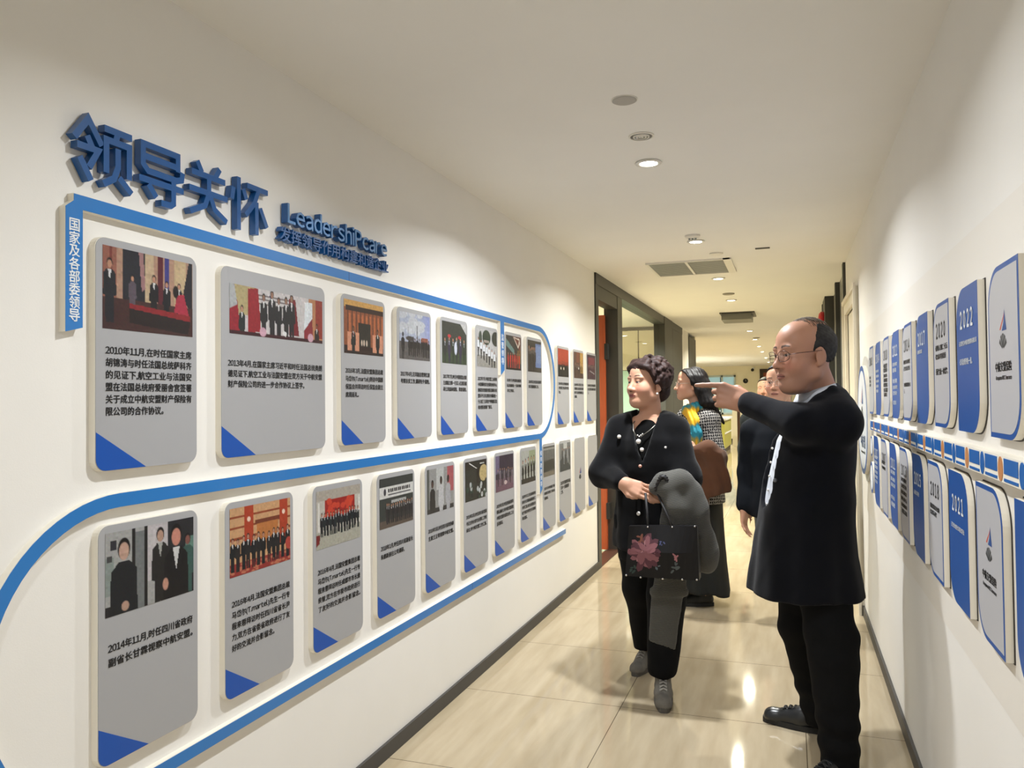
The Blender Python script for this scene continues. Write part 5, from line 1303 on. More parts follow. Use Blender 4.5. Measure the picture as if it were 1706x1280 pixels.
def woman_velvet():
    T = person('woman with short curly dark hair in a black velvet jacket, hands clasped before her', (-.655, 3.95))
    F = Frame((-.672, 3.93, 1.497), (-math.sin(math.radians(40)), -math.cos(math.radians(40)), .05), sc=1.0)
    SHR, ELR, WRR = np.array((-.815, 3.95, 1.275)), np.array((-.885, 3.86, 1.055)), np.array((-.752, 3.70, 1.022))     # her right = image left
    SHL, ELL, WRL = np.array((-.540, 3.95, 1.265)), np.array((-.472, 3.86, 1.04)), np.array((-.575, 3.735, .962))
    xs = axis([(-.96, -.79, .010), (-.79, -.54, .0030), (-.54, -.36, .010)])
    ys = axis([(3.56, 3.66, .008), (3.66, 3.78, .0034), (3.78, 3.82, .008), (3.82, 4.05, .0030), (4.05, 4.36, .011)])
    zs = axis([(-.02, .90, .012), (.90, 1.06, .0032), (1.06, 1.33, .010), (1.33, 1.67, .0030)])
    v = Vol(xs, ys, zs)
    head(v, F, .98, False, .93, 1.15); neck(v, F, (-.662, 3.955, 1.30), .046, .058)
    v.loft([(.80, -.655, 3.95, .16, .11), (1.0, -.66, 3.95, .14, .10), (1.2, -.665, 3.95, .15, .10), (1.30, -.665, 3.955, .15, .075), (1.335, -.664, 3.955, .08, .06)], .03)
    v.chain([SHR, ELR, WRR], [.048, .038, .024], .02); v.chain([SHL, ELL, WRL], [.048, .038, .024], .02)
    hand(v, WRR, (.88, -.06, -.30), (-.1, -.85, .50), -1, .93, curl=[(12, 18, 10), (16, 22, 12), (20, 24, 14), (24, 28, 16)], yaw=(-2, -3, -5, -8), thumb=[(.016, .026, -.004), (.045, .048, -.006), (.070, .048, -.010), (.090, .042, -.014)])
    hand(v, WRL, (-.95, .02, .22), (.1, -.9, .42), 1, .93, curl=[(18, 30, 20), (22, 34, 20), (24, 36, 20), (28, 38, 20)], yaw=(3, 0, -4, -8), thumb=[(.016, .028, .006), (.045, .042, .018), (.070, .036, .026), (.088, .028, .028)])
    hR, kR, aR = (-.745, 3.96, .82), (-.742, 4.06, .46), (-.745, 4.20, .10); hL, kL, aL = (-.57, 3.94, .82), (-.585, 3.86, .46), (-.595, 3.80, .10)
    v.chain([hR, kR, aR], [.085, .055, .036], .02); v.chain([hL, kL, aL], [.085, .055, .036], .02); v.cone((aR[0], aR[1], .055), (-.76, 4.13, .03), .03, .025); v.cone((aL[0], aL[1], .055), (-.57, 3.68, .03), .03, .025)
    body_obj(v, T, lambda P, c: face_paint(P, F, c, .98, lips=(146, 62, 66), brow=(50, 36, 32), jaw=.93, browz=.030))
    # jacket
    v = Vol(np.arange(-1.0, -.34, .008), np.arange(3.6, 4.16, .008), np.arange(.60, 1.38, .008))
    v.loft([(.68, -.652, 3.96, .205, .165), (.80, -.652, 3.955, .200, .155), (.95, -.655, 3.945, .186, .142), (1.10, -.662, 3.94, .180, .138), (1.22, -.67, 3.945, .165, .128), (1.29, -.668, 3.95, .132, .098), (1.335, -.664, 3.955, .095, .075)], .03, warp=lambda a, Z: .004*np.sin(a*8+Z*6))
    v.chain([SHR, ELR, ELR+(WRR-ELR)*.88], [.060, .066, .046], .04); v.chain([SHL, ELL, ELL+(WRL-ELL)*.85], [.060, .064, .046], .04)
    v.cone(SHR, (-.72, 3.955, 1.32), .056, .048, .05); v.cone(SHL, (-.610, 3.955, 1.32), .056, .048, .05)
    v.ripple(lambda X, Y, Z: .004*wnoise(X, Y, Z, 30, 5))
    v.cut(lambda X, Y, Z: np.minimum(np.interp(Z, [1.11, 1.20, 1.28, 1.36], [0, .032, .052, .075])-np.abs(X+.682), 3.92-Y+.35*(Z-1.30))*.8)
    v.cut(lambda X, Y, Z: np.minimum(.062-np.sqrt((X+.664)**2+((Y-3.95))**2)+.4*np.clip(1.335-Z, 0, .05), Z-1.285))
    jk = cloth(v, 'velvet_jacket', M_blk, T, 2)
    for (x, y, z, m) in ((-.682, 3.812, 1.175, M_pearl), (-.690, 3.808, 1.095, mat('rose_button', lin(206, 150, 130), .2, coat=.6)), (-.80, 3.848, 1.235, M_pearl), (-.575, 3.836, 1.185, M_pearl), (-.700, 3.797, .868, M_pearl)):
        MB().ball((x, y, z), .0105, 12).build('pearl_button', m, jk, True)
    # inner top and lapel facing
    v = Vol(np.arange(-.82, -.50, .008), np.arange(3.78, 4.06, .008), np.arange(1.10, 1.34, .008))
    v.loft([(1.12, -.665, 3.945, .13, .118), (1.22, -.665, 3.95, .125, .108), (1.28, -.665, 3.952, .10, .088), (1.32, -.664, 3.955, .078, .070), (1.338, -.664, 3.957, .066, .062)], .02)
    v.cut(lambda X, Y, Z: np.minimum(.054-np.sqrt((X+.664)**2+(Y-3.957)**2), Z-1.32))
    cloth(v, 'black_top', mat('black_knit', lin(12, 12, 12), .9, spec=.1), T, 1)
    # scarf-like satin facing of the jacket
    # necklace
    pts = [F(.0, 0, 0)*0+np.array(q) for q in ((-.722, 3.93, 1.328), (-.735, 3.875, 1.30), (-.728, 3.842, 1.265), (-.708, 3.826, 1.232))]
    pts2 = [np.array(q) for q in ((-.606, 3.93, 1.328), (-.615, 3.872, 1.30), (-.650, 3.838, 1.265), (-.690, 3.826, 1.236))]
    nk = MB().tube(pts, .0028, 6).tube(pts2, .0028, 6).build('necklace', mat('dark_chain', lin(120, 118, 110), .3, metal=.8), T, True)
    MB().ball((-.700, 3.822, 1.214), .0125, 14).build('pendant', M_pearl, nk, True)
    for k in range(4): MB().ball((-.704+.008*k, 3.823, 1.238+.006*abs(k-1)), .004, 8).build('bead', M_pearl, nk, True)
    for q in (1, -1):
        MB().ball(F(q*.079, -.002, -.052), .0058, 12).build('pearl_earring', M_pearl, T, True)
    # trousers
    v = Vol(np.arange(-.90, -.42, .008), np.arange(3.62, 4.34, .008), np.arange(.03, .86, .008))
    v.loft([(.62, -.655, 3.955, .175, .125), (.84, -.655, 3.955, .18, .13)], .03)
    v.chain([hR, kR, (aR[0], aR[1], .12)], [.105, .090, .062], .03); v.chain([hL, kL, (aL[0], aL[1], .145)], [.105, .092, .072], .03)
    v.cut(lambda X, Y, Z: np.where(Y > 3.98, .105-Z, .105-Z))
    v.ripple(lambda X, Y, Z: .004*wnoise(X, Y, Z, 24, 8))
    cloth(v, 'trousers', M_trous, T, 2)
    mg = noise_mix(mat('grey_suede', lin(112, 108, 100), .85), lin(92, 88, 82), 30, .7)
    mso = mat('grey_sole', lin(88, 84, 78), .8); ml = mat('pale_laces', lin(150, 146, 138), .8)
    shoe('trainer', T, (-.735, 4.28), (-.775, 4.035), mg, w=.043, h=.085, sole=mso, lace=ml)
    shoe('trainer', T, (-.605, 3.86), (-.562, 3.605), mg, w=.043, h=.085, sole=mso, lace=ml)
    # hair
    v = Vol(np.arange(-.83, -.50, .0035), np.arange(3.76, 4.12, .0035), np.arange(1.36, 1.66, .0035))
    v.ell(F(0, .034, .040), np.array((.084, .092, .086))*F.s, .01, F.R); v.ell(F(0, .075, -.03), np.array((.066, .055, .062))*F.s, .03, F.R)
    def reg(p):
        x, y, z = p
        return (y > -.030+.0 and z > .0) or (y > .02 and z > -.08) or (z > .085 and y > -.07) or (z > .068 and y > -.085 and x > -.04)
    curls(v, F, 420, .0125, 3, reg, (.086, .098, .092), (0, .030, .040))
    for i in range(9):      # swept fringe
        x = -.055+.0135*i; v.chain([F(x-.008, -.035, .108), F(x+.006, -.070, .092-.012*abs(x)/.05), F(x+.024, -.086+.02*abs(x+.02)/.05, .066)], [.016, .012, .006], .006)
    for q in (1, -1):
        v.chain([F(q*.070, -.055, .075), F(q*.079, -.038, .03), F(q*.080, -.022, -.005)], [.016, .013, .007], .008)
    v.cut(lambda X, Y, Z: (lambda lx, ly, lz: np.minimum(np.interp(lz, [-.05, .02, .055, .075], [-.004, -.030, -.052, -.12])-ly, .2))(*local(F, X, Y, Z)))
    v.ripple(lambda X, Y, Z: .0014*wnoise(X, Y, Z, 190, 4))
    cloth(v, 'curly_hair', noise_mix(mat('dark_brown_hair', lin(40, 28, 26), .62, spec=.25), lin(62, 43, 39), 45, .9), T, 1)
    return T

def grey_coat():
    T = thing('folded_coat', 'grey ribbed coat folded over the arm of the woman in velvet', 'coat', (-.48, 3.72, .65))
    v = Vol(np.arange(-.74, -.26, .006), np.arange(3.56, 3.92, .006), np.arange(.14, 1.13, .006))
    v.chain([(-.600, 3.69, 1.005), (-.565, 3.70, 1.035), (-.50, 3.72, 1.035), (-.448, 3.75, .985)], [.030, .040, .050, .056], .03)
    v.chain([(-.535, 3.68, 1.00), (-.50, 3.67, .92), (-.47, 3.68, .82)], [.05, .045, .036], .04)
    v.chain([(-.48, 3.70, 1.03), (-.425, 3.73, .90), (-.375, 3.76, .70), (-.372, 3.77, .655)], [.05, .058, .048, .04], .04)
    v.chain([(-.455, 3.72, .95), (-.42, 3.74, .78), (-.40, 3.76, .66)], [.05, .052, .045], .04)
    v.loft([(.50, -.555, 3.765, .080, .030), (.62, -.545, 3.76, .080, .032), (.80, -.52, 3.75, .080, .036), (.97, -.50, 3.73, .07, .05)], .03)
    v.loft([(.215, -.592, 3.765, .060, .020), (.36, -.580, 3.765, .068, .024), (.52, -.560, 3.765, .078, .030)], .02)
    v.ripple(lambda X, Y, Z: (.0045*np.sin((X*.9-Z*.18)*95+4*Y)*np.clip((1.0-Z)*4, 0, 1)*.7+.003*wnoise(X, Y, Z, 30, 9))*np.clip((Z-.45)*4, .25, 1))
    v.cut(lambda X, Y, Z: np.where(X < -.45, (.245-.28*(X+.55)-Z)*.9, -1))
    m = mat('grey_rib', lin(84, 84, 80), .9, spec=.1, sheen=.2)
    n, l, b = nodes(m); g = n.new('ShaderNodeNewGeometry'); mp = n.new('ShaderNodeMapping'); l.new(g.outputs['Position'], mp.inputs[0]); mp.inputs['Rotation'].default_value = (0, .25, 0)
    w = n.new('ShaderNodeTexWave'); w.bands_direction = 'Z'; w.inputs['Scale'].default_value = 52; w.inputs['Distortion'].default_value = .6; l.new(mp.outputs[0], w.inputs[0])
    mx = n.new('ShaderNodeMix'); mx.data_type = 'RGBA'; mx.inputs[6].default_value = (*lin(50, 49, 47), 1); mx.inputs[7].default_value = (*lin(108, 107, 101), 1); l.new(w.outputs[1], mx.inputs[0]); l.new(mx.outputs[2], b.inputs['Base Color'])
    bp = n.new('ShaderNodeBump'); bp.inputs['Strength'].default_value = .6; bp.inputs['Distance'].default_value = .003; l.new(w.outputs[1], bp.inputs['Height']); l.new(bp.outputs[0], b.inputs['Normal'])
    cloth(v, 'coat_body', m, T, 2)
    MB().tube([(-.495, 3.665, 1.075), (-.452, 3.672, .97), (-.425, 3.682, .85), (-.405, 3.702, .74)], .0035, 6).build('seam', mat('grey_seam', lin(110, 110, 104), .9), T, True)
    # bag
    B = thing('tote_bag', 'black tote bag with pink peony print hanging from the clasped hands', 'bag', (-.565, 3.60, .60))
    y0 = 3.585
    def P(u, w_, y=0): return (-.712+u*.318+(w_-.5)*.014*(1-2*u)-.008*(1-w_), y0+y, .612+w_*.228+.012*u*(w_))
    bag = MB(); n_ = 12; d = .075
    fr = [P(i/n_, 0, -.004*math.sin(math.pi*i/n_)) for i in range(n_+1)]; tp = [P(i/n_, 1, .012*math.sin(math.pi*i/n_)) for i in range(n_+1)]
    mid = [P(i/n_, .5, -.016*math.sin(math.pi*i/n_)) for i in range(n_+1)]
    rows = [fr, mid, tp, [(x, y+d*.35, z) for x, y, z in tp], [(x, y+d, z) for x, y, z in mid], [(x, y+d, z) for x, y, z in fr]]
    V = [p for r in rows for p in r]; k = n_+1
    Fc = [(a*k+i, a*k+i+1, (a+1)*k+i+1, (a+1)*k+i) for a in range(5) for i in range(n_)]+[(i, 5*k+i, 5*k+i+1, i+1) for i in range(n_)]
    Fc += [tuple(a*k for a in range(6)), tuple(a*k+n_ for a in range(5, -1, -1))]
    bag.add(V, Fc); bo = bag.build('bag_body', mat('black_satin', lin(15, 14, 17), .45, spec=.3), B)
    def surf(u, w_):
        t = w_*2 if w_ < .5 else (1-w_)*2; s = math.sin(math.pi*u)
        y = (-.004+(-.012)*w_*2)*s if w_ < .5 else (-.016+.028*(w_-.5)*2)*s
        return P(u, w_, y-.0014)
    def petals(name, cu, cw, R, n, col, seed, asp=.72):
        rnd = random.Random(seed); m_ = MB(); mats_ = [mat(name+'_tone', lin(*c), .7) for c in col[:1]]
        for i in range(n):
            a = rnd.uniform(0, 6.28); r = R*math.sqrt(rnd.random())*.8; s_ = R*rnd.uniform(.22, .38)
            c = (cu+r*math.cos(a)*asp, cw+r*math.sin(a)); th = a+rnd.uniform(-.6, .6)
            pts = []
            for q in range(9):
                b_ = 6.283*q/9; e = s_*(1+.25*math.cos(2*b_)); du, dw = e*math.cos(b_), e*.7*math.sin(b_)
                pts.append(surf(min(.99, max(.01, c[0]+(du*math.cos(th)-dw*math.sin(th))*asp)), min(.99, max(.01, c[1]+du*math.sin(th)+dw*math.cos(th)))))
            pts = [(x, y-.00012*i, z) for x, y, z in pts]
            m_.add(pts, [tuple(range(9))])
        return m_.build(name, mats_[0], bo)
    petals('peony_shadow', .24, .48, .34, 18, [(84, 44, 54)], 1); petals('peony_petals', .25, .50, .30, 26, [(134, 84, 90)], 2, .75); petals('peony_edges', .27, .50, .24, 12, [(170, 122, 124)], 7, .6); petals('peony_crown', .20, .74, .12, 9, [(120, 70, 54)], 3)
    petals('small_rose', .685, .42, .085, 7, [(170, 112, 116)], 4); petals('blue_leaf', .50, .70, .07, 4, [(72, 78, 120)], 5); petals('grey_leaf', .43, .24, .08, 4, [(92, 104, 112)], 6); petals('pale_leaves', .68, .20, .13, 6, [(78, 84, 84)], 8); petals('green_leaves', .13, .16, .12, 6, [(44, 62, 56)], 9)
    for i, (u, w_) in enumerate(((.02, .02), (.22, .0), (.52, .0), (.78, .01), (.97, .02), (.28, .98), (.64, .98), (.97, 1.0))):
        q = surf(u, w_); MB().ball((q[0], q[1]-.003, q[2]), .0052, 8).build('stud', M_chrome, bo, True)
    for (u, top, yy) in ((.28, (-.640, 3.652, .985), .012), (.64, (-.590, 3.665, .99), .012)):
        q = P(u, .97, yy); MB().tube([q, (q[0]*.6+top[0]*.4, q[1]+.03, .90), top], .006, 6).build('strap', mat('black_cord', lin(26, 24, 26), .6), B, True)
    br = MB(); arc_ = [(-.588+.075*t_-.005, 3.655-.012*math.sin(math.pi*t_), 1.0+.072*math.sin(math.pi*min(1, t_*1.0))*(1-.15*t_)) for t_ in np.linspace(0, 1, 22)]
    for ph in (0, 2.09, 4.19):
        br.tube([(x+.005*math.cos(i*1.1+ph), y+.004*math.sin(i*1.1+ph), z+.005*math.sin(i*1.1+ph)) for i, (x, y, z) in enumerate(arc_)], .0055, 6)
    br.build('braided_handle', MATS['black_cord'], B, True)

# ------------------------------------------------------------------ the woman with the scarf
def woman_scarf():
    T = person('long-haired woman in glasses with yellow and teal scarf, standing behind the velvet jacket', (-.60, 5.62))
    F = Frame((-.650, 5.58, 1.520), (-math.cos(math.radians(14)), -math.sin(math.radians(14)), .03), sc=.97)
    SHL, ELL, WRL = np.array((-.525, 5.52, 1.27)), np.array((-.475, 5.44, 1.03)), np.array((-.60, 5.36, 1.06))
    SHR, ELR, WRR = np.array((-.70, 5.76, 1.28)), np.array((-.74, 5.72, 1.02)), np.array((-.70, 5.52, .98))
    xs = axis([(-.84, -.78, .01), (-.78, -.50, .0040), (-.50, -.34, .01)]); ys = axis([(5.26, 5.34, .01), (5.34, 5.48, .006), (5.48, 5.70, .0040), (5.70, 5.95, .012)])
    zs = axis([(-.02, .95, .014), (.95, 1.12, .006), (1.12, 1.36, .010), (1.36, 1.68, .0040)])
    v = Vol(xs, ys, zs)
    head(v, F, .96, False, .92, .95); neck(v, F, (-.60, 5.62, 1.30), .045, .055)
    v.loft([(.80, -.60, 5.64, .13, .16), (1.1, -.60, 5.64, .11, .15), (1.28, -.60, 5.63, .08, .15), (1.33, -.60, 5.63, .05, .08)], .03)
    v.chain([SHL, ELL, WRL], [.045, .036, .024], .02); v.chain([SHR, ELR, WRR], [.045, .036, .024], .02)
    hand(v, WRL, (-.75, -.3, .45), (-.2, -.9, .3), -1, .9, curl=[(15, 20, 12)]*4); hand(v, WRR, (-.2, -.9, -.1), (-.7, .1, .6), 1, .9, curl=[(25, 35, 20)]*4)
    legs = [((-.55, 5.58, .8), (-.555, 5.57, .45), (-.57, 5.56, .1)), ((-.63, 5.70, .8), (-.64, 5.70, .45), (-.65, 5.70, .1))]
    for a, b, c in legs: v.chain([a, b, c], [.08, .05, .035], .02); v.cone((c[0], c[1], .055), (c[0]-.12, c[1]-.03, .03), .03, .025)
    body_obj(v, T, lambda P, c: face_paint(P, F, c, .96, lips=(150, 84, 78), jaw=.92))
    glasses(T, F, .96, mat('silver_frame', (.75, .75, .75), .15, metal=1), rx=.023, rz=.020, p=.9, rim=.0013)
    # tweed jacket
    v = Vol(np.arange(-.86, -.36, .009), np.arange(5.28, 5.96, .009), np.arange(.66, 1.37, .009))
    v.loft([(.70, -.60, 5.64, .165, .20), (.95, -.60, 5.64, .150, .185), (1.15, -.60, 5.635, .145, .185), (1.26, -.60, 5.63, .125, .17), (1.32, -.60, 5.63, .09, .10)], .03)
    v.chain([SHL, ELL, ELL+(WRL-ELL)*.8], [.070, .062, .050], .04); v.chain([SHR, ELR, ELR+(WRR-ELR)*.85], [.070, .062, .050], .04)
    v.cone(SHL, (-.59, 5.60, 1.315), .064, .05, .05); v.cone(SHR, (-.62, 5.66, 1.315), .064, .05, .05)
    v.cut(lambda X, Y, Z: np.minimum(.055-np.sqrt((X+.60)**2+(Y-5.62)**2), Z-1.29))
    m = mat('tweed_check', lin(20, 20, 22), .9)
    n, l, b = nodes(m); g = n.new('ShaderNodeNewGeometry'); mp = n.new('ShaderNodeMapping'); l.new(g.outputs['Position'], mp.inputs[0]); mp.inputs['Rotation'].default_value = (.12, .1, .5)
    outs = []
    sp = n.new('ShaderNodeSeparateXYZ'); l.new(mp.outputs[0], sp.inputs[0])
    ad = n.new('ShaderNodeMath'); ad.operation = 'ADD'; l.new(sp.outputs[0], ad.inputs[0]); l.new(sp.outputs[1], ad.inputs[1])
    for o_ in (ad.outputs[0], sp.outputs[2]):
        d_ = n.new('ShaderNodeMath'); d_.operation = 'MULTIPLY'; d_.inputs[1].default_value = 50; l.new(o_, d_.inputs[0])
        f_ = n.new('ShaderNodeMath'); f_.operation = 'FRACT'; l.new(d_.outputs[0], f_.inputs[0])
        c_ = n.new('ShaderNodeMath'); c_.operation = 'LESS_THAN'; c_.inputs[1].default_value = .24; l.new(f_.outputs[0], c_.inputs[0]); outs.append(c_)
    mxx = n.new('ShaderNodeMath'); mxx.operation = 'MAXIMUM'; l.new(outs[0].outputs[0], mxx.inputs[0]); l.new(outs[1].outputs[0], mxx.inputs[1])
    ns = n.new('ShaderNodeTexNoise'); ns.inputs['Scale'].default_value = 130; l.new(mp.outputs[0], ns.inputs[0])
    gt = n.new('ShaderNodeMath'); gt.operation = 'GREATER_THAN'; gt.inputs[1].default_value = .44; l.new(ns.outputs[0], gt.inputs[0])
    ml_ = n.new('ShaderNodeMath'); ml_.operation = 'MULTIPLY'; l.new(mxx.outputs[0], ml_.inputs[0]); l.new(gt.outputs[0], ml_.inputs[1])
    mx = n.new('ShaderNodeMix'); mx.data_type = 'RGBA'; mx.inputs[6].default_value = (*lin(22, 22, 24), 1); mx.inputs[7].default_value = (*lin(168, 164, 160), 1); l.new(ml_.outputs[0], mx.inputs[0]); l.new(mx.outputs[2], b.inputs['Base Color'])
    cloth(v, 'tweed_jacket', m, T, 1)
    # long dark skirt
    v = Vol(np.arange(-.92, -.34, .010), np.arange(5.30, 5.98, .010), np.arange(.0, .90, .010))
    v.loft([(.10, -.60, 5.62, .185, .215), (.30, -.60, 5.63, .165, .20), (.60, -.60, 5.64, .150, .185), (.88, -.60, 5.64, .14, .17)], .03, warp=lambda a, Z: .010*np.sin(a*9)*np.clip((.7-Z)/.6, 0, 1))
    v.chain([(-.50, 5.56, .35), (-.45, 5.52, .07)], [.05, .04], .05)
    v.cut(lambda X, Y, Z: .085-.05*(X+.6)-Z)
    cloth(v, 'long_skirt', noise_mix(mat('dark_green_wool', lin(24, 26, 24), .9), lin(17, 19, 18), 14, .6), T, 2)
    mb = mat('dark_boot', lin(30, 30, 28), .5)
    for a, b_, c in legs: shoe('boot', T, (c[0]+.05, c[1]+.02), (c[0]-.18, c[1]-.05), mb, w=.038, h=.08)
    # hair
    v = Vol(np.arange(-.80, -.36, .0045), np.arange(5.38, 5.78, .0045), np.arange(1.18, 1.67, .0045))
    v.ell(F(0, .028, .040), np.array((.081, .092, .087))*F.s, .01, F.R); v.ell(F(0, -.030, .048), np.array((.0735, .0655, .0665))*F.s, .01, F.R)
    for q in (-1, 1):
        for i in range(4): v.chain([F(q*.066, .0+.022*i, .05), F(q*.078, .035+.02*i, -.04), F(q*(.082+.01*i), .075+.02*i, -.13), F(q*.08, .13+.03*i, -.225-.015*i)], [.018, .020, .022, .010], .02)
        v.chain([F(q*.05, -.055, .085), F(q*.073, -.034, .045), F(q*.077, .0, .01)], [.018, .015, .014], .015)
    for i in range(5): v.chain([F(-.05+.025*i, .095, .0), F(-.06+.03*i, .12, -.12), F(-.07+.035*i, .155, -.24)], [.03, .032, .014], .03)
    v.cut(lambda X, Y, Z: (lambda lx, ly, lz: np.interp(lz, [-.05, .03, .075, .105], [.004, -.018, -.050, -.085])-ly)(*local(F, X, Y, Z)))
    v.ripple(lambda X, Y, Z: .0015*np.sin(X*260+Y*200+Z*20)+.001*wnoise(X, Y, Z, 90, 4))
    cloth(v, 'long_hair', mat('black_hair', lin(20, 17, 17), .55, spec=.22), T, 1)
    # scarf
    v = Vol(np.arange(-.78, -.46, .005), np.arange(5.42, 5.78, .005), np.arange(1.08, 1.42, .005))
    ring = [(-.60+.075*math.cos(a)-.012, 5.615+.078*math.sin(a), 1.352-.020*math.cos(a-2.6)) for a in np.linspace(0, 6.283, 17)]
    v.chain(ring, [.029]*17, .02); v.ell((-.672, 5.55, 1.335), (.036, .035, .040), .02)
    v.chain([(-.650, 5.525, 1.33), (-.610, 5.488, 1.26), (-.600, 5.470, 1.18), (-.592, 5.465, 1.11)], [.030, .036, .040, .034], .03); v.chain([(-.64, 5.52, 1.30), (-.625, 5.485, 1.22), (-.630, 5.470, 1.14)], [.028, .03, .026], .03)
    v.ripple(lambda X, Y, Z: .004*np.sin((X+Y*.5)*230+Z*26)+.002*wnoise(X, Y, Z, 80, 3))
    def sc(P):
        t = wnoise(P[:, 0], P[:, 1], P[:, 2], 24, 11)+.9*np.sin(P[:, 2]*36-1.2)+.35*np.sin((P[:, 0]+P[:, 1])*150); a = np.array(lin(216, 166, 30)); b_ = np.array(lin(36, 128, 148)); c = np.array(lin(120, 132, 60))
        k1 = np.clip(.5+t*1.3, 0, 1)[:, None]; k2 = np.exp(-(t/.35)**2)[:, None]*.6
        return (a*k1+b_*(1-k1))*(1-k2)+c*k2
    cloth(v, 'scarf', vcol_mat('printed_silk', .6, .3), T, 1, cols=sc)
    C = thing('brown_coat', 'brown coat hanging over the forearm of the woman with the scarf', 'coat', (-.50, 5.38, .75))
    v = Vol(np.arange(-.74, -.32, .008), np.arange(5.20, 5.62, .008), np.arange(.55, 1.16, .008))
    v.chain([(-.60, 5.33, 1.075), (-.52, 5.35, 1.09), (-.465, 5.39, 1.03)], [.034, .052, .06], .04)
    v.loft([(.76, -.475, 5.38, .080, .055), (.84, -.47, 5.38, .092, .065), (.95, -.49, 5.37, .095, .07), (1.06, -.52, 5.36, .085, .06)], .04, warp=lambda a, Z: .008*np.sin(a*6+Z*8))
    v.loft([(.57, -.575, 5.39, .050, .035), (.75, -.555, 5.385, .075, .05), (.95, -.54, 5.37, .07, .05)], .03)
    v.cut(lambda X, Y, Z: np.where(X > -.52, (.80+.25*(-.40-X)*-1-Z)*.7, -1))
    v.ripple(lambda X, Y, Z: .005*wnoise(X, Y, Z, 26, 12))
    cloth(v, 'coat_body', noise_mix(mat('brown_wool', lin(86, 50, 26), .9, sheen=.1), lin(66, 38, 19), 8, .6), C, 2)

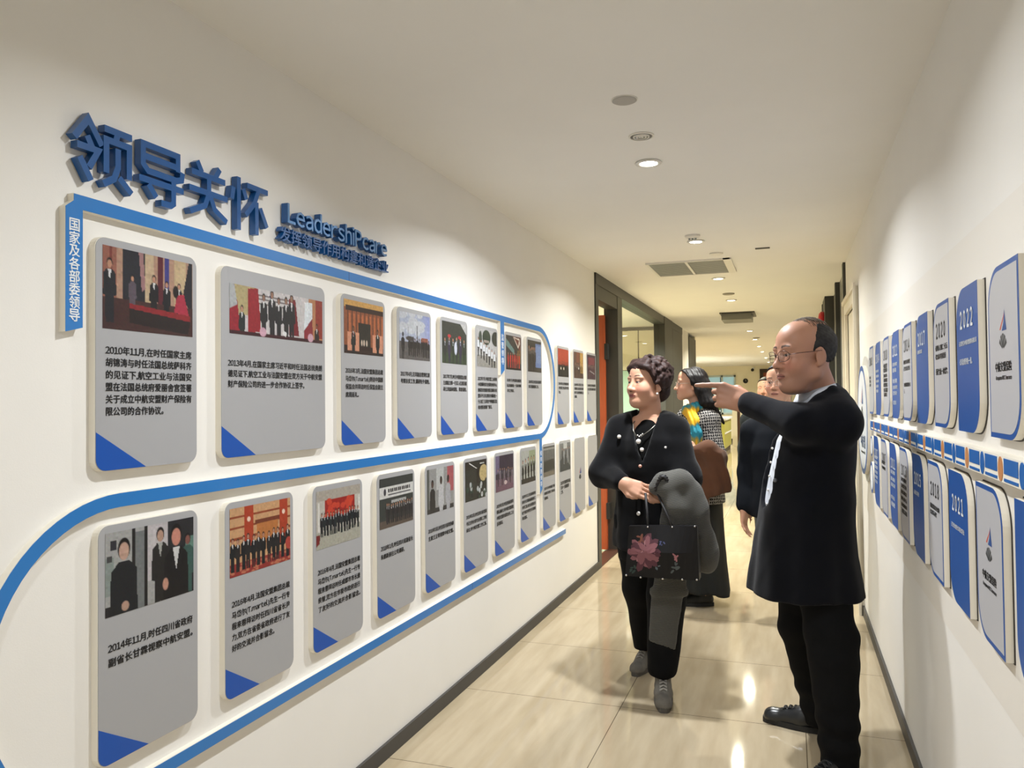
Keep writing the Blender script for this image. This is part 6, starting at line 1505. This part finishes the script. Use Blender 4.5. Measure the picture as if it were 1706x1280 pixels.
# ------------------------------------------------------------------ two men behind
def man_behind(base, head_o, fwd, label, sc=1.0, specs=True, jacket=(20, 22, 28), res=.006, seed=1, legs=0.0):
    bx, by = base; T = person(label, base)
    F = Frame(head_o, fwd, sc=sc); hx, hy, hz = head_o
    f = np.array([fwd[0], fwd[1], 0]); f /= np.linalg.norm(f); lf = np.array([-f[1], f[0], 0])     # his left
    W = lambda l, b, z: np.array([bx, by, 0])+lf*l-f*b+np.array([0, 0, z])
    sh = hz-.235
    xs = np.arange(bx-.36, bx+.36, .012); xs = np.unique(np.concatenate([xs[xs < hx-.11], np.arange(hx-.11, hx+.11, res), xs[xs > hx+.11]]))
    ys = np.arange(by-.36, by+.36, .012); ys = np.unique(np.concatenate([ys[ys < hy-.14], np.arange(hy-.14, hy+.14, res), ys[ys > hy+.14]]))
    zs = np.concatenate([np.arange(-.02, sh+.08, .010), np.arange(sh+.08, hz+.16, res)])
    v = Vol(xs, ys, zs)
    head(v, F, 1.0, True, 1.0, 1.05); neck(v, F, (bx, by, sh+.03), .054, .062)
    v.chain([W(-.14, 0, sh-.06), W(0, 0, sh), W(.14, 0, sh-.06)], [.07, .07, .07], .05); v.cone((bx, by, sh-.1), (bx, by, .9), .12, .12, .05)
    for q in (-1, 1):
        S_, E_, W_ = W(q*.19, 0, sh-.07), W(q*.235, .02, sh-.34), W(q*.235, -.05, sh-.57)
        v.chain([S_, E_, W_], [.05, .04, .026], .02); hand(v, W_, tuple(-f*-.12+np.array([0, 0, -1])), tuple(lf*q), q, 1.0, curl=[(14, 22, 14)]*4)
        hp, kn, an = W(q*.08-legs*.1, 0, .86), W(q*.075-legs*.6, -.01, .47), W(q*.07-legs, .01, .1); v.chain([hp, kn, an], [.085, .055, .038], .02); v.cone((an[0], an[1], .055), W(q*.08-legs, -.14, .03), .03, .025)
    body_obj(v, T, lambda P, c: face_paint(P, F, c, lips=(150, 96, 88), stubble=.2))
    if specs: glasses(T, F, 1.0, MATS['silver_frame'], rx=.026, rz=.018)
    v = Vol(np.arange(bx-.40, bx+.40, .011), np.arange(by-.30, by+.30, .011), np.arange(.62, sh+.08, .011))
    c = math.atan2(lf[1], lf[0])
    v.loft([(.66, bx, by, .205, .155), (.9, bx, by, .195, .150), (1.1, bx, by, .205, .150), (sh-.08, bx, by, .19, .125), (sh+.02, bx, by, .11, .085)], .03, ang=c)
    for q in (-1, 1):
        S_, E_, W_ = W(q*.185, 0, sh-.07), W(q*.235, .02, sh-.34), W(q*.235, -.04, sh-.55)
        v.chain([S_, E_, W_], [.075, .064, .052], .04); v.cone(S_, W(q*.07, 0, sh+.01), .07, .055, .05)
    v.cut(lambda X, Y, Z: np.minimum(.066-np.sqrt((X-bx)**2+(Y-by)**2), Z-sh+.03))
    v.ripple(lambda X, Y, Z: .004*wnoise(X, Y, Z, 24, seed))
    cloth(v, 'jacket', mat('jacket_%d' % seed, lin(*jacket), .88, spec=.12), T, 2)
    v = Vol(np.arange(bx-.26, bx+.26, .012), np.arange(by-.26, by+.26, .012), np.arange(.04, .92, .012))
    v.loft([(.74, bx, by, .165, .12), (.90, bx, by, .16, .115)], .03, ang=c)
    for q in (-1, 1): v.chain([W(q*.08-legs*.1, 0, .86), W(q*.075-legs*.6, -.01, .47), W(q*.07-legs, .01, .08)], [.10, .08, .065], .03)
    cloth(v, 'trousers', mat('charcoal_trousers', lin(40, 42, 46), .85), T, 2)
    for q in (-1, 1):
        a = W(q*.07-legs, .09, 0); b = W(q*.085-legs, -.18, 0); shoe('shoe', T, (a[0], a[1]), (b[0], b[1]), MATS['black_leather'])
    v = Vol(np.arange(hx-.12, hx+.12, .005), np.arange(hy-.14, hy+.14, .005), np.arange(hz-.10, hz+.16, .005))
    v.ell(F(0, .022, .042), np.array((.080, .097, .088))*sc, .01, F.R); v.ell(F(0, -.030, .050), np.array((.073, .066, .068))*sc, .01, F.R)
    v.cut(lambda X, Y, Z: (lambda lx, ly, lz: np.maximum(np.interp(lz, [-.08, -.02, .03, .060, .085, .11], [.055, .020, -.020, -.040, -.065, -.11])-ly, -.075-lz))(*local(F, X, Y, Z)))
    v.ripple(lambda X, Y, Z: .0015*wnoise(X, Y, Z, 120, seed))
    cloth(v, 'hair', MATS['black_hair'], T, 1)
    return T
man_pointing()
woman_velvet()
grey_coat()
woman_scarf()
man_behind((-.055, 5.28), (-.060, 5.20, 1.513), (-.35, -1, 0), 'man in glasses and dark jacket half hidden behind the pointing man', 1.0, True, (20, 23, 29), .0055, 21, -.13)
man_behind((-.215, 8.10), (-.225, 8.02, 1.505), (-.25, -1, 0), 'dark-haired man farthest back, only his face showing past the pointing hand', .95, False, (42, 46, 50), .007, 22)
